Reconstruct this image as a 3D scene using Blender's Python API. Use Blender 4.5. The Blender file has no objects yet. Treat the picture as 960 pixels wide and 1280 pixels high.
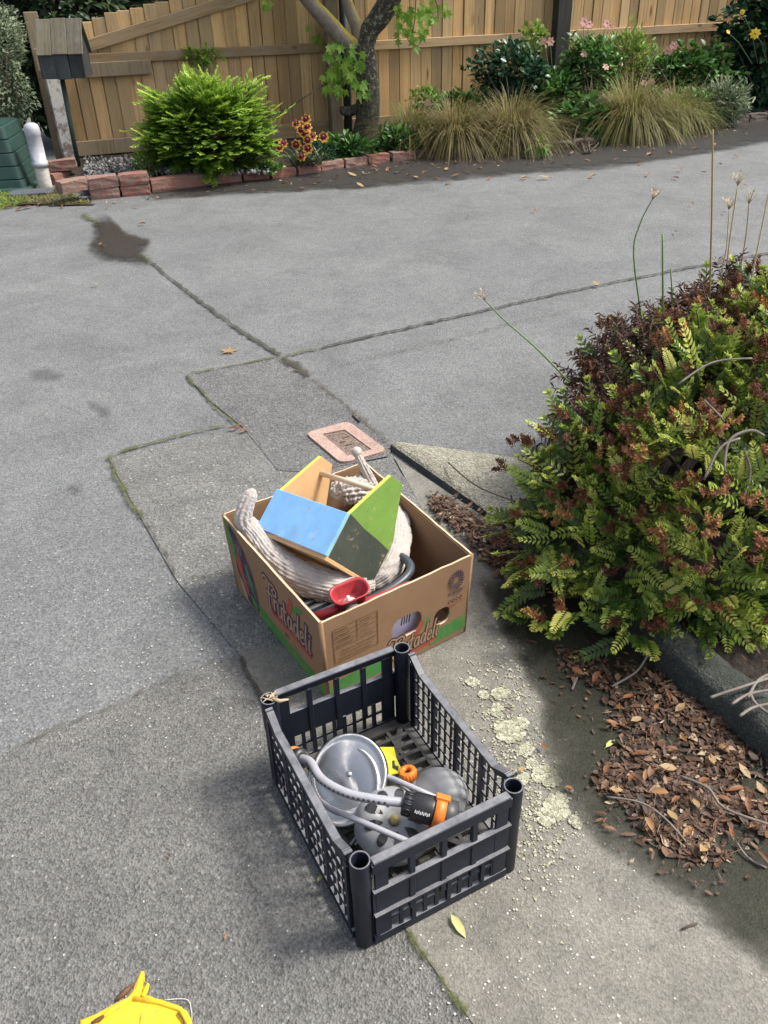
import bpy, bmesh, math, random
from mathutils import Vector, Matrix, Euler, noise as mnoise
from mathutils.geometry import tessellate_polygon

# ------------------------------------------------------------------ camera, sky, sun, exposure
SC = bpy.context.scene
COL = SC.collection
PITCH, ROLL, FPX, CAMH = math.radians(33.0), math.radians(1.68), 1024.0, 1.42
cam_data = bpy.data.cameras.new('camera')
cam_data.sensor_fit = 'VERTICAL'; cam_data.sensor_height = 32.0
cam_data.lens = FPX / 1280.0 * 32.0
cam_data.clip_start = 0.02; cam_data.clip_end = 500
cam = bpy.data.objects.new('camera', cam_data); COL.objects.link(cam)
_r = Vector((1, 0, 0)); _u = Vector((0, math.sin(PITCH), math.cos(PITCH))); _f = Vector((0, math.cos(PITCH), -math.sin(PITCH)))
_r2 = _r * math.cos(ROLL) - _u * math.sin(ROLL); _u2 = _r * math.sin(ROLL) + _u * math.cos(ROLL)
M = Matrix((( _r2.x, _u2.x, -_f.x), (_r2.y, _u2.y, -_f.y), (_r2.z, _u2.z, -_f.z))).to_4x4()
M.translation = (0, 0, CAMH)
cam.matrix_world = M
SC.camera = cam

SUN_EL, SUN_AZ = math.radians(55), math.radians(83)      # azimuth measured from +Y towards +X
world = bpy.data.worlds.new('World'); SC.world = world; world.use_nodes = True
wn = world.node_tree.nodes; wl = world.node_tree.links
bg = wn['Background']
sky = wn.new('ShaderNodeTexSky'); sky.sky_type = 'NISHITA'; sky.sun_disc = False
sky.sun_elevation = SUN_EL; sky.sun_rotation = SUN_AZ
sky.air_density = 1.0; sky.dust_density = 4.0; sky.ozone_density = 1.0
hs = wn.new('ShaderNodeHueSaturation'); hs.inputs['Saturation'].default_value = 0.55
wl.new(sky.outputs[0], hs.inputs['Color']); wl.new(hs.outputs[0], bg.inputs['Color'])
bg.inputs['Strength'].default_value = 0.15
sun_d = bpy.data.lights.new('sun', 'SUN'); sun_d.energy = 2.7; sun_d.angle = math.radians(12); sun_d.color = (1.0, 0.95, 0.87)
sun = bpy.data.objects.new('sun', sun_d); COL.objects.link(sun)
sdir = Vector((math.sin(SUN_AZ) * math.cos(SUN_EL), math.cos(SUN_AZ) * math.cos(SUN_EL), math.sin(SUN_EL)))
sun.rotation_euler = sdir.to_track_quat('Z', 'Y').to_euler(); sun.location = sdir * 30
vs = SC.view_settings
vs.view_transform = 'Standard'; vs.look = 'None'; vs.gamma = 1.0; vs.use_curve_mapping = False
vs.exposure = 0.78
SC.cycles.max_bounces = 8; SC.cycles.transparent_max_bounces = 12

# ------------------------------------------------------------------ helpers
rnd = random.Random(7)
U = rnd.uniform
def ray(px, py):
    a = (px - 480) / FPX; b = (640 - py) / FPX
    return _r2 * a + _u2 * b + _f
def G(px, py, z=0.0):
    d = ray(px, py); t = (z - CAMH) / d.z
    return Vector((0, 0, CAMH)) + d * t
def AY(px, py, y):
    d = ray(px, py); return Vector((0, 0, CAMH)) + d * (y / d.y)

class MB:
    """collects geometry for ONE mesh object"""
    def __init__(s): s.v = []; s.f = []; s.m = []; s.sm = []; s.t = []; s.a = {}
    def add(s, vs_, fs_, mi=0, smooth=False, tint=0.5):
        o = len(s.v); s.v += [tuple(x) for x in vs_]
        for f in fs_:
            s.f.append(tuple(i + o for i in f)); s.m.append(mi); s.sm.append(smooth); s.t.append(tint)
        return o
    def box(s, c, size, rot=None, mi=0, tint=0.5, bev=0.0):
        hx, hy, hz = size[0] / 2, size[1] / 2, size[2] / 2
        c = Vector(c); R = rot if rot is not None else Matrix.Identity(3)
        if bev > 0:
            b = min(bev, hx * .9, hy * .9, hz * .9)
            vs_ = []; 
            for sz in (-1, 1):
                for sy in (-1, 1):
                    for sx in (-1, 1):
                        vs_ += [(sx*(hx-b), sy*(hy-b), sz*hz), (sx*(hx-b), sy*hy, sz*(hz-b)), (sx*hx, sy*(hy-b), sz*(hz-b))]
            I = lambda sx, sy, sz, k: ((1 if sz > 0 else 0)*4 + (1 if sy > 0 else 0)*2 + (1 if sx > 0 else 0))*3 + k
            fs_ = []
            def q(l, flip): fs_.append(tuple(reversed(l)) if flip else tuple(l))
            for sz in (-1, 1): q([I(-1,-1,sz,0), I(1,-1,sz,0), I(1,1,sz,0), I(-1,1,sz,0)], sz < 0)
            for sy in (-1, 1): q([I(-1,sy,-1,1), I(1,sy,-1,1), I(1,sy,1,1), I(-1,sy,1,1)], sy > 0)
            for sx in (-1, 1): q([I(sx,-1,-1,2), I(sx,1,-1,2), I(sx,1,1,2), I(sx,-1,1,2)], sx < 0)
            for sz in (-1, 1):
                for sy in (-1, 1): q([I(-1,sy,sz,0), I(1,sy,sz,0), I(1,sy,sz,1), I(-1,sy,sz,1)], sy*sz > 0)
                for sx in (-1, 1): q([I(sx,-1,sz,0), I(sx,1,sz,0), I(sx,1,sz,2), I(sx,-1,sz,2)], sx*sz < 0)
            for sy in (-1, 1):
                for sx in (-1, 1): q([I(sx,sy,-1,1), I(sx,sy,1,1), I(sx,sy,1,2), I(sx,sy,-1,2)], sx*sy < 0)
            for sz in (-1, 1):
                for sy in (-1, 1):
                    for sx in (-1, 1): q([I(sx,sy,sz,0), I(sx,sy,sz,1), I(sx,sy,sz,2)], sx*sy*sz > 0)
        else:
            vs_ = [(x*hx, y*hy, z*hz) for z in (-1, 1) for y in (-1, 1) for x in (-1, 1)]
            fs_ = [(0,2,3,1), (4,5,7,6), (0,1,5,4), (2,6,7,3), (0,4,6,2), (1,3,7,5)]
        return s.add([c + R @ Vector(p) for p in vs_], fs_, mi, False, tint)
    def bar(s, p0, p1, w, h, up=(0, 0, 1), mi=0, tint=0.5, bev=0.0):
        p0, p1 = Vector(p0), Vector(p1); x = (p1 - p0); L = x.length; x.normalize()
        y = Vector(up).cross(x)
        if y.length < 1e-6: y = Vector((0, 1, 0)).cross(x)
        y.normalize(); z = x.cross(y)
        R = Matrix((x, y, z)).transposed()
        return s.box((p0 + p1) / 2, (L, w, h), R, mi, tint, bev)
    def tube(s, path, rad, n=8, mi=0, caps=True, tint=0.5, prof=None, smooth=True):
        path = [Vector(p) for p in path]; N = len(path)
        if not hasattr(rad, '__len__'): rad = [rad] * N
        tang = []
        for i in range(N):
            a = path[max(0, i-1)]; b = path[min(N-1, i+1)]; tang.append((b - a).normalized())
        ref = Vector((0, 0, 1)) if abs(tang[0].z) < .9 else Vector((1, 0, 0))
        nrm = (ref - tang[0] * ref.dot(tang[0])).normalized()
        vs_ = []
        for i in range(N):
            nrm = (nrm - tang[i] * nrm.dot(tang[i])).normalized(); bn = tang[i].cross(nrm)
            for k in range(n):
                a = 2 * math.pi * k / n; r = rad[i] * (prof(k, i) if prof else 1)
                vs_.append(path[i] + nrm * math.cos(a) * r + bn * math.sin(a) * r)
        fs_ = [(i*n+k, i*n+(k+1) % n, (i+1)*n+(k+1) % n, (i+1)*n+k) for i in range(N-1) for k in range(n)]
        if caps: fs_ += [tuple(reversed(range(n))), tuple((N-1)*n + k for k in range(n))]
        return s.add(vs_, fs_, mi, smooth, tint)
    def lathe(s, prof, n=24, mat=None, mi=0, smooth=True, tint=0.5, close=False):
        mat = mat or Matrix.Identity(4); vs_ = []; fs_ = []
        for (r, z) in prof:
            for k in range(n):
                a = 2 * math.pi * k / n; vs_.append(mat @ Vector((r*math.cos(a), r*math.sin(a), z)))
        for i in range(len(prof)-1):
            for k in range(n): fs_.append((i*n+k, i*n+(k+1) % n, (i+1)*n+(k+1) % n, (i+1)*n+k))
        if prof[0][0] > 1e-5 and close: fs_.append(tuple(reversed(range(n))))
        if prof[-1][0] > 1e-5 and close: fs_.append(tuple((len(prof)-1)*n+k for k in range(n)))
        return s.add(vs_, fs_, mi, smooth, tint)
    def plate(s, outer, holes, fn, th, mi=0, mi_edge=None, tint=0.5):
        """flat plate with holes: 2D outline(s) -> fn(u, v, off); off runs from 0 to th"""
        loops = [[Vector((p[0], p[1], 0)) for p in l] for l in [outer] + list(holes)]
        tri = tessellate_polygon(loops); flat = [p for l in loops for p in l]
        nn = len(flat); vs_ = [fn(p.x, p.y, 0) for p in flat] + [fn(p.x, p.y, th) for p in flat]
        fs_ = []
        for t in tri:
            a, b, c = flat[t[0]], flat[t[1]], flat[t[2]]
            if (b - a).cross(c - a).z < 0: t = (t[0], t[2], t[1])
            fs_.append((t[0]+nn, t[1]+nn, t[2]+nn)); fs_.append((t[0], t[2], t[1]))
        s.add(vs_, fs_, mi, False, tint)
        o = 0
        for l in loops:
            k = len(l); e = []
            for i in range(k):
                j = (i+1) % k; e.append((o+i, o+j, o+j+nn, o+i+nn))
            s.add(vs_, e, mi if mi_edge is None else mi_edge, False, tint); o += k
    def leaf(s, base, d, nrm, L, W, fold=0.25, droop=0.25, mi=0, tint=0.5, pts=None):
        """folded, bent leaf: base, direction, face normal"""
        d = Vector(d).normalized(); nrm = Vector(nrm); nrm = (nrm - d * nrm.dot(d))
        nrm = nrm.normalized() if nrm.length > 1e-5 else d.orthogonal().normalized()
        sd = d.cross(nrm); b = Vector(base)
        def P(t, w, k): return b + d * (t*L) + sd * (w*W*.5) + nrm * (abs(w)*fold*W*.5 - droop*L*t*t + k)
        v_ = [P(0,0,0), P(.28,-.8,0), P(.3,0,0), P(.28,.8,0), P(.65,-.85,0), P(.67,0,0), P(.65,.85,0), P(1,0,0)]
        s.add(v_, [(0,2,1), (0,3,2), (1,2,5,4), (2,3,6,5), (4,5,7), (5,6,7)], mi, True, tint)
    def blade(s, base, d, L, W, bend, n=4, mi=0, tint=0.5, up=(0, 0, -1)):
        """grass blade that bends along up"""
        b = Vector(base); d = Vector(d).normalized(); up = Vector(up)
        sd = d.cross(up); sd = sd.normalized() if sd.length > 1e-4 else Vector((1, 0, 0))
        vs_ = []
        for i in range(n+1):
            t = i / n; c = b + d*(L*t) + up*(bend*L*t*t); w = W * (1 - t**1.5) * .5 + .0004
            vs_ += [c - sd*w, c + sd*w]
        s.add(vs_, [(2*i, 2*i+1, 2*i+3, 2*i+2) for i in range(n)], mi, True, tint)
    def mesh(s, name, mats):
        me = bpy.data.meshes.new(name); me.from_pydata(s.v, [], s.f)
        for m in (mats if isinstance(mats, (list, tuple)) else [mats]): me.materials.append(m)
        me.polygons.foreach_set('material_index', s.m); me.polygons.foreach_set('use_smooth', s.sm)
        at = me.attributes.new('tint', 'FLOAT', 'FACE'); at.data.foreach_set('value', s.t)
        for k, vals in s.a.items():
            at = me.attributes.new(k, 'FLOAT', 'POINT'); at.data.foreach_set('value', vals)
        me.update(); return me
    def build(s, name, mats, parent=None, loc=None):
        return put(name, s.mesh(name, mats), parent, loc)

def put(name, me, parent=None, loc=None, rot=None, scale=None):
    o = bpy.data.objects.new(name, me); COL.objects.link(o)
    if loc is not None: o.location = loc
    if rot is not None: o.rotation_euler = rot
    if scale is not None: o.scale = (scale,)*3 if not hasattr(scale, '__len__') else scale
    if parent is not None: o.parent = parent
    return o
def tag(o, label, cat, group=None, kind=None):
    o['label'] = label; o['category'] = cat
    if group: o['group'] = group
    if kind: o['kind'] = kind
    return o
def thing(name, label, cat, loc=(0, 0, 0), rotz=0, group=None):
    o = bpy.data.objects.new(name, None); COL.objects.link(o); o.location = loc; o.rotation_euler = (0, 0, rotz)
    o.empty_display_size = .1
    return tag(o, label, cat, group)
def struct(o): o['kind'] = 'structure'; return o
def stuff(o): o['kind'] = 'stuff'; return o
def rel(o, p): return Vector(p) - Vector(o.location)

# ------------------------------------------------------------------ materials
def nt(name):
    m = bpy.data.materials.new(name); m.use_nodes = True
    n = m.node_tree.nodes; l = m.node_tree.links
    return m, n, l, n['Principled BSDF']
def _n(n, t, **kw):
    x = n.new(t)
    for k, v in kw.items():
        if k in x.inputs: x.inputs[k].default_value = v
        else: setattr(x, k, v)
    return x
def c4(c): return (c[0], c[1], c[2], 1)
def mixc(n, l, fac, a, b, blend='MIX'):
    x = n.new('ShaderNodeMix'); x.data_type = 'RGBA'; x.blend_type = blend
    for s_, v in ((0, fac), (6, a), (7, b)):
        if isinstance(v, (tuple, list)): x.inputs[s_].default_value = c4(v)
        elif isinstance(v, (int, float)): x.inputs[s_].default_value = v
        else: l.new(v, x.inputs[s_])
    return x.outputs[2]
def ramp(n, l, src, stops):
    r = n.new('ShaderNodeValToRGB'); e = r.color_ramp.elements
    while len(e) < len(stops): e.new(.5)
    for i, (p, c) in enumerate(stops):
        e[i].position = p; e[i].color = c4(c) if isinstance(c, (tuple, list)) else (c, c, c, 1)
    l.new(src, r.inputs[0]); return r.outputs[0]
def noise(n, l, co, scale, detail=4, rough=.55, dist=0):
    x = _n(n, 'ShaderNodeTexNoise', Scale=scale, Detail=detail, Roughness=rough, Distortion=dist)
    l.new(co, x.inputs['Vector']); return x.outputs['Fac']
def voro(n, l, co, scale, out='Distance', feature='F1'):
    x = _n(n, 'ShaderNodeTexVoronoi', Scale=scale); x.feature = feature
    l.new(co, x.inputs['Vector']); return x.outputs[out]
def bump(n, l, b, h, strength, dist=.01, prev=None):
    x = _n(n, 'ShaderNodeBump', Strength=strength, Distance=dist); l.new(h, x.inputs['Height'])
    if prev is not None: l.new(prev, x.inputs['Normal'])
    l.new(x.outputs[0], b.inputs['Normal']); return x.outputs[0]
def coord(n, kind='Object'): return n.new('ShaderNodeTexCoord').outputs[kind]
def rndcoord(n, l):
    """object coordinates shifted by a random amount for each object"""
    co = coord(n); oi = n.new('ShaderNodeObjectInfo')
    v = _n(n, 'ShaderNodeVectorMath', operation='MULTIPLY_ADD')
    cb = n.new('ShaderNodeCombineXYZ'); l.new(oi.outputs['Random'], cb.inputs[0]); l.new(oi.outputs['Random'], cb.inputs[2])
    l.new(cb.outputs[0], v.inputs[0]); v.inputs[1].default_value = (37, 0, 53); l.new(co, v.inputs[2])
    return v.outputs[0], oi.outputs['Random']

def plain(name, col, rough=.5, col2=None, scale=20, bmp=0.0, bscale=60, metal=0, spec=.5, dirt=0.0, dirtcol=(.12, .1, .08), coat=0, dist=.003):
    m, n, l, b = nt(name); co = coord(n)
    f = noise(n, l, co, scale, 5)
    c2 = col2 or tuple(x * .8 for x in col)
    out = mixc(n, l, ramp(n, l, f, [(.3, 0.0), (.7, 1.0)]), col, c2)
    if dirt:
        d = noise(n, l, co, scale * .35 + 3, 8, .7)
        out = mixc(n, l, ramp(n, l, d, [(.5, 0.0), (.75, dirt)]), out, dirtcol)
    l.new(out, b.inputs['Base Color'])
    rr = ramp(n, l, f, [(.2, rough * .8), (.8, min(1, rough * 1.2))]); l.new(rr, b.inputs['Roughness'])
    b.inputs['Metallic'].default_value = metal; b.inputs['Specular IOR Level'].default_value = spec
    b.inputs['Coat Weight'].default_value = coat
    if bmp: bump(n, l, b, noise(n, l, co, bscale, 6, .6), bmp, dist)
    return m
def leafmat(name, stops, rough=.45, trans=.25, spec=.4):
    """leaf colours picked by the per-leaf tint value"""
    m, n, l, b = nt(name)
    a = n.new('ShaderNodeAttribute'); a.attribute_name = 'tint'
    f = noise(n, l, coord(n), 40, 3)
    ad = _n(n, 'ShaderNodeMath', operation='MULTIPLY_ADD'); l.new(f, ad.inputs[0]); ad.inputs[1].default_value = .3
    sb = _n(n, 'ShaderNodeMath', operation='SUBTRACT'); l.new(a.outputs['Fac'], sb.inputs[0]); sb.inputs[1].default_value = .15
    l.new(sb.outputs[0], ad.inputs[2])
    c = ramp(n, l, ad.outputs[0], stops)
    l.new(c, b.inputs['Base Color']); b.inputs['Roughness'].default_value = rough; b.inputs['Specular IOR Level'].default_value = spec
    tr = n.new('ShaderNodeBsdfTranslucent'); l.new(c, tr.inputs[0])
    mx = n.new('ShaderNodeMixShader'); mx.inputs[0].default_value = trans
    l.new(b.outputs[0], mx.inputs[1]); l.new(tr.outputs[0], mx.inputs[2]); l.new(mx.outputs[0], n['Material Output'].inputs[0])
    return m
def ground_mat(name, cols, agg=230, aggc=.5, specks=0.5, bstr=.5, stain=(.0, .5), rough=.85, speckcol=(.42, .42, .40), big=1.2, pits=.5):
    m, n, l, b = nt(name); co = coord(n)
    base = mixc(n, l, ramp(n, l, noise(n, l, co, big, 6, .65), [(.32, 0.0), (.68, 1.0)]), cols[0], cols[1])
    mid = noise(n, l, co, 14, 6, .7)
    base = mixc(n, l, ramp(n, l, mid, [(.35, 0.0), (.7, .55)]), base, cols[2])
    base = mixc(n, l, 1.0, base, ramp(n, l, noise(n, l, co, big*3.1, 7, .68, .8), [(.28, .80), (.5, 1.0), (.72, 1.17)]), 'MULTIPLY')
    vc = voro(n, l, co, agg, 'Color'); vd = voro(n, l, co, agg)
    bw = n.new('ShaderNodeRGBToBW'); l.new(vc, bw.inputs[0])
    base = mixc(n, l, aggc, base, mixc(n, l, 1.0, base, ramp(n, l, bw.outputs[0], [(.15, .45), (.5, 1.0), (.9, 1.55)]), 'MULTIPLY'))
    vc2 = voro(n, l, co, agg * .36, 'Color'); bw2 = n.new('ShaderNodeRGBToBW'); l.new(vc2, bw2.inputs[0])
    vd2 = voro(n, l, co, agg * .36); mu = _n(n, 'ShaderNodeMath', operation='MULTIPLY')
    l.new(ramp(n, l, bw2.outputs[0], [(.72, 0.0), (.76, specks)]), mu.inputs[0]); l.new(ramp(n, l, vd2, [(.12, 1.0), (.34, 0.0)]), mu.inputs[1])
    base = mixc(n, l, mu.outputs[0], base, speckcol)
    pit = noise(n, l, co, agg * .5, 3, .6)
    base = mixc(n, l, ramp(n, l, pit, [(.30, pits), (.42, 0.0)]), base, tuple(x * .3 for x in cols[0]))
    if stain[1]:
        sn = noise(n, l, co, 2.3, 7, .72, .6)
        base = mixc(n, l, ramp(n, l, sn, [(.57, 0.0), (.72, stain[1])]), base, tuple(x * .5 for x in cols[0]))
    l.new(base, b.inputs['Base Color']); b.inputs['Roughness'].default_value = rough; b.inputs['Specular IOR Level'].default_value = .3
    p = bump(n, l, b, vd, bstr, .004)
    bump(n, l, b, noise(n, l, co, agg * .35, 5, .7), bstr * .8, .006, p)
    return m
def fade_mat(name, col, rough=.5, nscale=9, lo=.30, hi=.62, col2=None, spec=.5, amt=1.0, bm=.3):
    """patch that fades out at its own ragged border (attribute 'edge' is 0 at the border)"""
    m, n, l, b = nt(name); co = coord(n)
    a = n.new('ShaderNodeAttribute'); a.attribute_name = 'edge'
    ad = _n(n, 'ShaderNodeMath', operation='MULTIPLY_ADD'); l.new(noise(n, l, co, nscale, 7, .72, .4), ad.inputs[0]); ad.inputs[1].default_value = 1.7
    s0 = _n(n, 'ShaderNodeMath', operation='SUBTRACT'); l.new(a.outputs['Fac'], s0.inputs[0]); s0.inputs[1].default_value = .85
    l.new(s0.outputs[0], ad.inputs[2])
    f0 = ramp(n, l, ad.outputs[0], [(lo, 0.0), (hi, amt)])
    mu = _n(n, 'ShaderNodeMath', operation='MULTIPLY'); l.new(f0, mu.inputs[0]); l.new(ramp(n, l, a.outputs['Fac'], [(.03, 0.0), (.25, 1.0)]), mu.inputs[1])
    fac = mu.outputs[0]
    c = mixc(n, l, ramp(n, l, noise(n, l, co, 160, 4, .7), [(.3, 0.0), (.7, 1.0)]), col, col2 or tuple(x * 1.6 for x in col))
    l.new(c, b.inputs['Base Color']); b.inputs['Roughness'].default_value = rough; b.inputs['Specular IOR Level'].default_value = spec
    bump(n, l, b, voro(n, l, co, 230), bm, .003)
    tr = n.new('ShaderNodeBsdfTransparent'); mx = n.new('ShaderNodeMixShader')
    l.new(fac, mx.inputs[0]); l.new(tr.outputs[0], mx.inputs[1]); l.new(b.outputs[0], mx.inputs[2]); l.new(mx.outputs[0], n['Material Output'].inputs[0])
    return m
def wood_mat(name, c1, c2, c3, rough=.75, zscale=1.0, knots=True, var=.5, axis=2, grey=(.30, .27, .23), greyamt=.4):
    m, n, l, b = nt(name); co, rv = rndcoord(n, l)
    mp = _n(n, 'ShaderNodeMapping'); l.new(co, mp.inputs['Vector'])
    s_ = [14.0, 14.0, 14.0]; s_[axis] = .9; mp.inputs['Scale'].default_value = s_
    g = noise(n, l, mp.outputs[0], 3.0, 8, .7, 1.2)
    base = mixc(n, l, ramp(n, l, g, [(.3, 0.0), (.7, 1.0)]), c1, c2)
    base = mixc(n, l, ramp(n, l, rv, [(0, 0.0), (1, var)]), base, c3)
    r7 = _n(n, 'ShaderNodeMath', operation='MULTIPLY'); l.new(rv, r7.inputs[0]); r7.inputs[1].default_value = 7.3
    fr = _n(n, 'ShaderNodeMath', operation='FRACT'); l.new(r7.outputs[0], fr.inputs[0])
    base = mixc(n, l, 1.0, base, ramp(n, l, fr.outputs[0], [(0, (.55, .53, .50)), (.5, (.95, .94, .92)), (1, (1.2, 1.12, 1.0))]), 'MULTIPLY')
    sn = noise(n, l, co, 2.5, 6, .7)
    base = mixc(n, l, ramp(n, l, sn, [(.48, 0.0), (.75, greyamt)]), base, grey)
    if knots:
        mk = _n(n, 'ShaderNodeMapping'); l.new(co, mk.inputs['Vector']); k_ = [9.0, 9.0, 9.0]; k_[axis] = 3.6; mk.inputs['Scale'].default_value = k_
        vd = voro(n, l, mk.outputs[0], .75)
        base = mixc(n, l, ramp(n, l, vd, [(.05, .85), (.13, 0.0)]), base, tuple(x * .32 for x in c2))
    l.new(base, b.inputs['Base Color']); b.inputs['Roughness'].default_value = rough; b.inputs['Specular IOR Level'].default_value = .25
    st = _n(n, 'ShaderNodeMapping'); l.new(co, st.inputs['Vector']); t_ = [22.0, 22.0, 22.0]; t_[axis] = 1.6; st.inputs['Scale'].default_value = t_
    base = mixc(n, l, ramp(n, l, noise(n, l, st.outputs[0], 1.4, 6, .75), [(.50, 0.0), (.74, .7)]), base, tuple(x*.38 for x in c2)); l.new(base, b.inputs['Base Color'])
    bump(n, l, b, g, .45, .008)
    return m
# ------------------------------------------------------------------ material library
ASPH = ground_mat('asphalt', [(.134, .138, .138), (.172, .176, .174), (.118, .122, .122)], 200, .58, .40, .5, (0, .34), big=.8)
COARSE = ground_mat('coarse_asphalt', [(.116, .116, .114), (.150, .149, .145), (.095, .095, .095)], 160, .65, .45, .8, (0, .2))
NEARASPH = ground_mat('near_asphalt', [(.138, .136, .129), (.162, .160, .151), (.118, .117, .111)], 230, .62, .42, .75, (0, .10), pits=.55, big=2.0)
OLDPATH = ground_mat('old_path', [(.138, .138, .132), (.176, .175, .165), (.115, .115, .110)], 190, .65, .85, .6, (0, .25), speckcol=(.44, .43, .38))
CONC = ground_mat('path_concrete', [(.172, .166, .142), (.225, .215, .183), (.128, .126, .110)], 280, .4, .3, .35, (0, .5), rough=.9, big=3.0, speckcol=(.44, .42, .36), pits=.3)
WEDGE = ground_mat('wedge_concrete', [(.25, .24, .19), (.32, .305, .25), (.19, .19, .13)], 170, .7, .6, .9, (0, .35), rough=.92)
KERB = ground_mat('mossy_kerb', [(.042, .047, .042), (.078, .081, .074), (.028, .034, .025)], 230, .6, .15, .6, (0, .6))
SOIL = plain('soil', (.045, .032, .022), .95, (.028, .02, .015), 30, 1.0, 90, dist=.02)
MOSS = fade_mat('moss_joint', (.040, .050, .018), .9, 30, .15, .60, (.12, .13, .045), .2, .9)
DARKJ = fade_mat('dark_joint', (.035, .033, .028), .9, 30, .10, .50, (.075, .070, .05), .2, .9)
DRYJ = fade_mat('dry_joint', (.045, .042, .032), .9, 26, .25, .75, (.12, .105, .07), .2, .8)
WET = fade_mat('dark_asphalt', (.027, .026, .024), .42, 4.5, .02, .72, (.054, .052, .048), .3, .92)
DAMPSHADE = fade_mat('damp_moss_and_shade', (.016, .018, .011), .65, 7, .02, .95, (.040, .040, .027), .2, .93)  # damp moss tone that also carries painted plant shade
WETP = fade_mat('puddle_asphalt', (.026, .025, .022), .16, 7, .0, .55, (.048, .045, .040), .5, .94)
OIL = fade_mat('oil_stain', (.06, .06, .06), .8, 14, .2, 1.0, (.10, .10, .098), .3, .38)

# ------------------------------------------------------------------ ground, joints, stains
def sheet(name, pts, z, m):
    b = MB(); p3 = [Vector((p[0], p[1], z)) for p in pts]
    tr = tessellate_polygon([p3]); fs = []
    for t in tr:
        if (p3[t[1]] - p3[t[0]]).cross(p3[t[2]] - p3[t[0]]).z < 0: t = (t[0], t[2], t[1])
        fs.append(tuple(t))
    b.add(p3, fs); return struct(b.build(name, m))
def px(l): return [G(*p) for p in l]
g = MB(); S = 90
g.add([(-S, -S, 0), (S, -S, 0), (S, S, 0), (-S, S, 0)], [(0, 1, 2, 3)]); struct(g.build('driveway', ASPH))
edgeL = px([(135, 573), (180, 655), (222, 728), (298, 818), (330, 872), (505, 1160), (590, 1280)])
dn = (edgeL[-1] - edgeL[-2]).normalized()
sheet('footpath', [edgeL[0], edgeL[1], edgeL[2], edgeL[3]] + [Vector((.0, 1.60, 0)), Vector((.20, 2.10, 0)), G(484, 575), G(427, 582), G(303, 535)], .004, OLDPATH)
sheet('concrete_path', [edgeL[3], edgeL[4], edgeL[5], edgeL[6], edgeL[6] + dn * 1.2, Vector((2.0, -.3, 0)), Vector((1.2, .2, 0)), G(960, 960), G(820, 840), G(680, 695), G(600, 645), G(545, 607), G(492, 572), Vector((.12, 2.2, 0)), Vector((-.02, 1.62, 0))], .005, CONC)
nl = px([(0, 945), (60, 917), (130, 889), (200, 856), (298, 818)])
sheet('asphalt_apron', [nl[0] + Vector((-1.5, -.5, 0))] + nl + [edgeL[4], edgeL[5], edgeL[6], edgeL[6] + dn * 1.2, Vector((-2.5, -.6, 0))], .003, NEARASPH)
sheet('asphalt_patch', px([(232, 470), (290, 459), (352, 447), (388, 474), (430, 505), (490, 562), (485, 572), (427, 584), (395, 592), (348, 590), (303, 535), (260, 500)]), .006, COARSE)

def ribbon(name, pts, w, z, m, jit=.006, sub=.03):
    """joint: soft-edged strip laid along a polyline on the ground"""
    P = []
    for a, b_ in zip(pts, pts[1:]):
        k = max(1, int((b_ - a).length / sub))
        P += [a.lerp(b_, i / k) for i in range(k)]
    P.append(pts[-1])
    b = MB(); ed = []
    for i, p in enumerate(P):
        t = (P[min(i+1, len(P)-1)] - P[max(i-1, 0)]); t.z = 0; t.normalize(); s_ = Vector((-t.y, t.x, 0))
        q = p + s_ * U(-jit, jit); q.z = z
        ww = w * U(.7, 1.3)
        b.v += [tuple(q - s_*ww), tuple(q), tuple(q + s_*ww)]
        e = 0.0 if i in (0, len(P)-1) else .55
        ed += [0, e, 0]
    b.add([], [])
    for i in range(len(P)-1):
        for k in range(2): b.f.append((3*i+k, 3*i+k+1, 3*i+k+4, 3*i+k+3)); b.m.append(0); b.sm.append(False); b.t.append(.5)
    # faces must look up
    for j, f in enumerate(b.f):
        a, c, d = (Vector(b.v[f[0]]), Vector(b.v[f[1]]), Vector(b.v[f[2]]))
        if (c-a).cross(d-a).z < 0: b.f[j] = tuple(reversed(f))
    b.a['edge'] = ed
    return struct(b.build(name, m))
def blot(name, pts, z, m, inset=.12, n=72):
    """soft-edged stain: closed outline, fades from border to inside"""
    c = sum(pts, Vector()) / len(pts); K = len(pts); b = MB(); ed = []
    out = []
    for i in range(n):
        t = i / n * K; a = pts[int(t) % K]; b_ = pts[(int(t)+1) % K]; p0 = pts[(int(t)-1) % K]; p3 = pts[(int(t)+2) % K]; u = t - int(t)
        out.append(.5 * ((2*a) + (b_-p0)*u + (2*p0-5*a+4*b_-p3)*u*u + (3*a-p0-3*b_+p3)*u**3))
    rings = [(1.0, 0), (1-inset*.5, .5), (1-inset, .9), ((1-inset)*.6, 1)]
    for s_, e in rings:
        for p in out: q = c + (p-c)*s_; b.v.append((q.x, q.y, z)); ed.append(e)
    b.v.append((c.x, c.y, z)); ed.append(1)
    for r in range(3):
        for i in range(n): j = (i+1) % n; b.f.append((r*n+i, r*n+j, (r+1)*n+j, (r+1)*n+i))
    for i in range(n): b.f.append((3*n+i, 3*n+(i+1) % n, 4*n))
    for j, f in enumerate(b.f):
        a, d, e = (Vector(b.v[f[0]]), Vector(b.v[f[1]]), Vector(b.v[f[2]]))
        if (d-a).cross(e-a).z < 0: b.f[j] = tuple(reversed(f))
    k = len(b.f); b.m = [0]*k; b.sm = [False]*k; b.t = [.5]*k; b.a['edge'] = ed
    return struct(b.build(name, m))
ribbon('mossy_joint', px([(104, 268), (125, 284), (152, 303), (190, 331)]), .055, .010, MOSS, .012)
ribbon('dark_joint', px([(188, 329), (250, 378), (300, 415), (352, 447)]), .019, .010, DARKJ)
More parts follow.
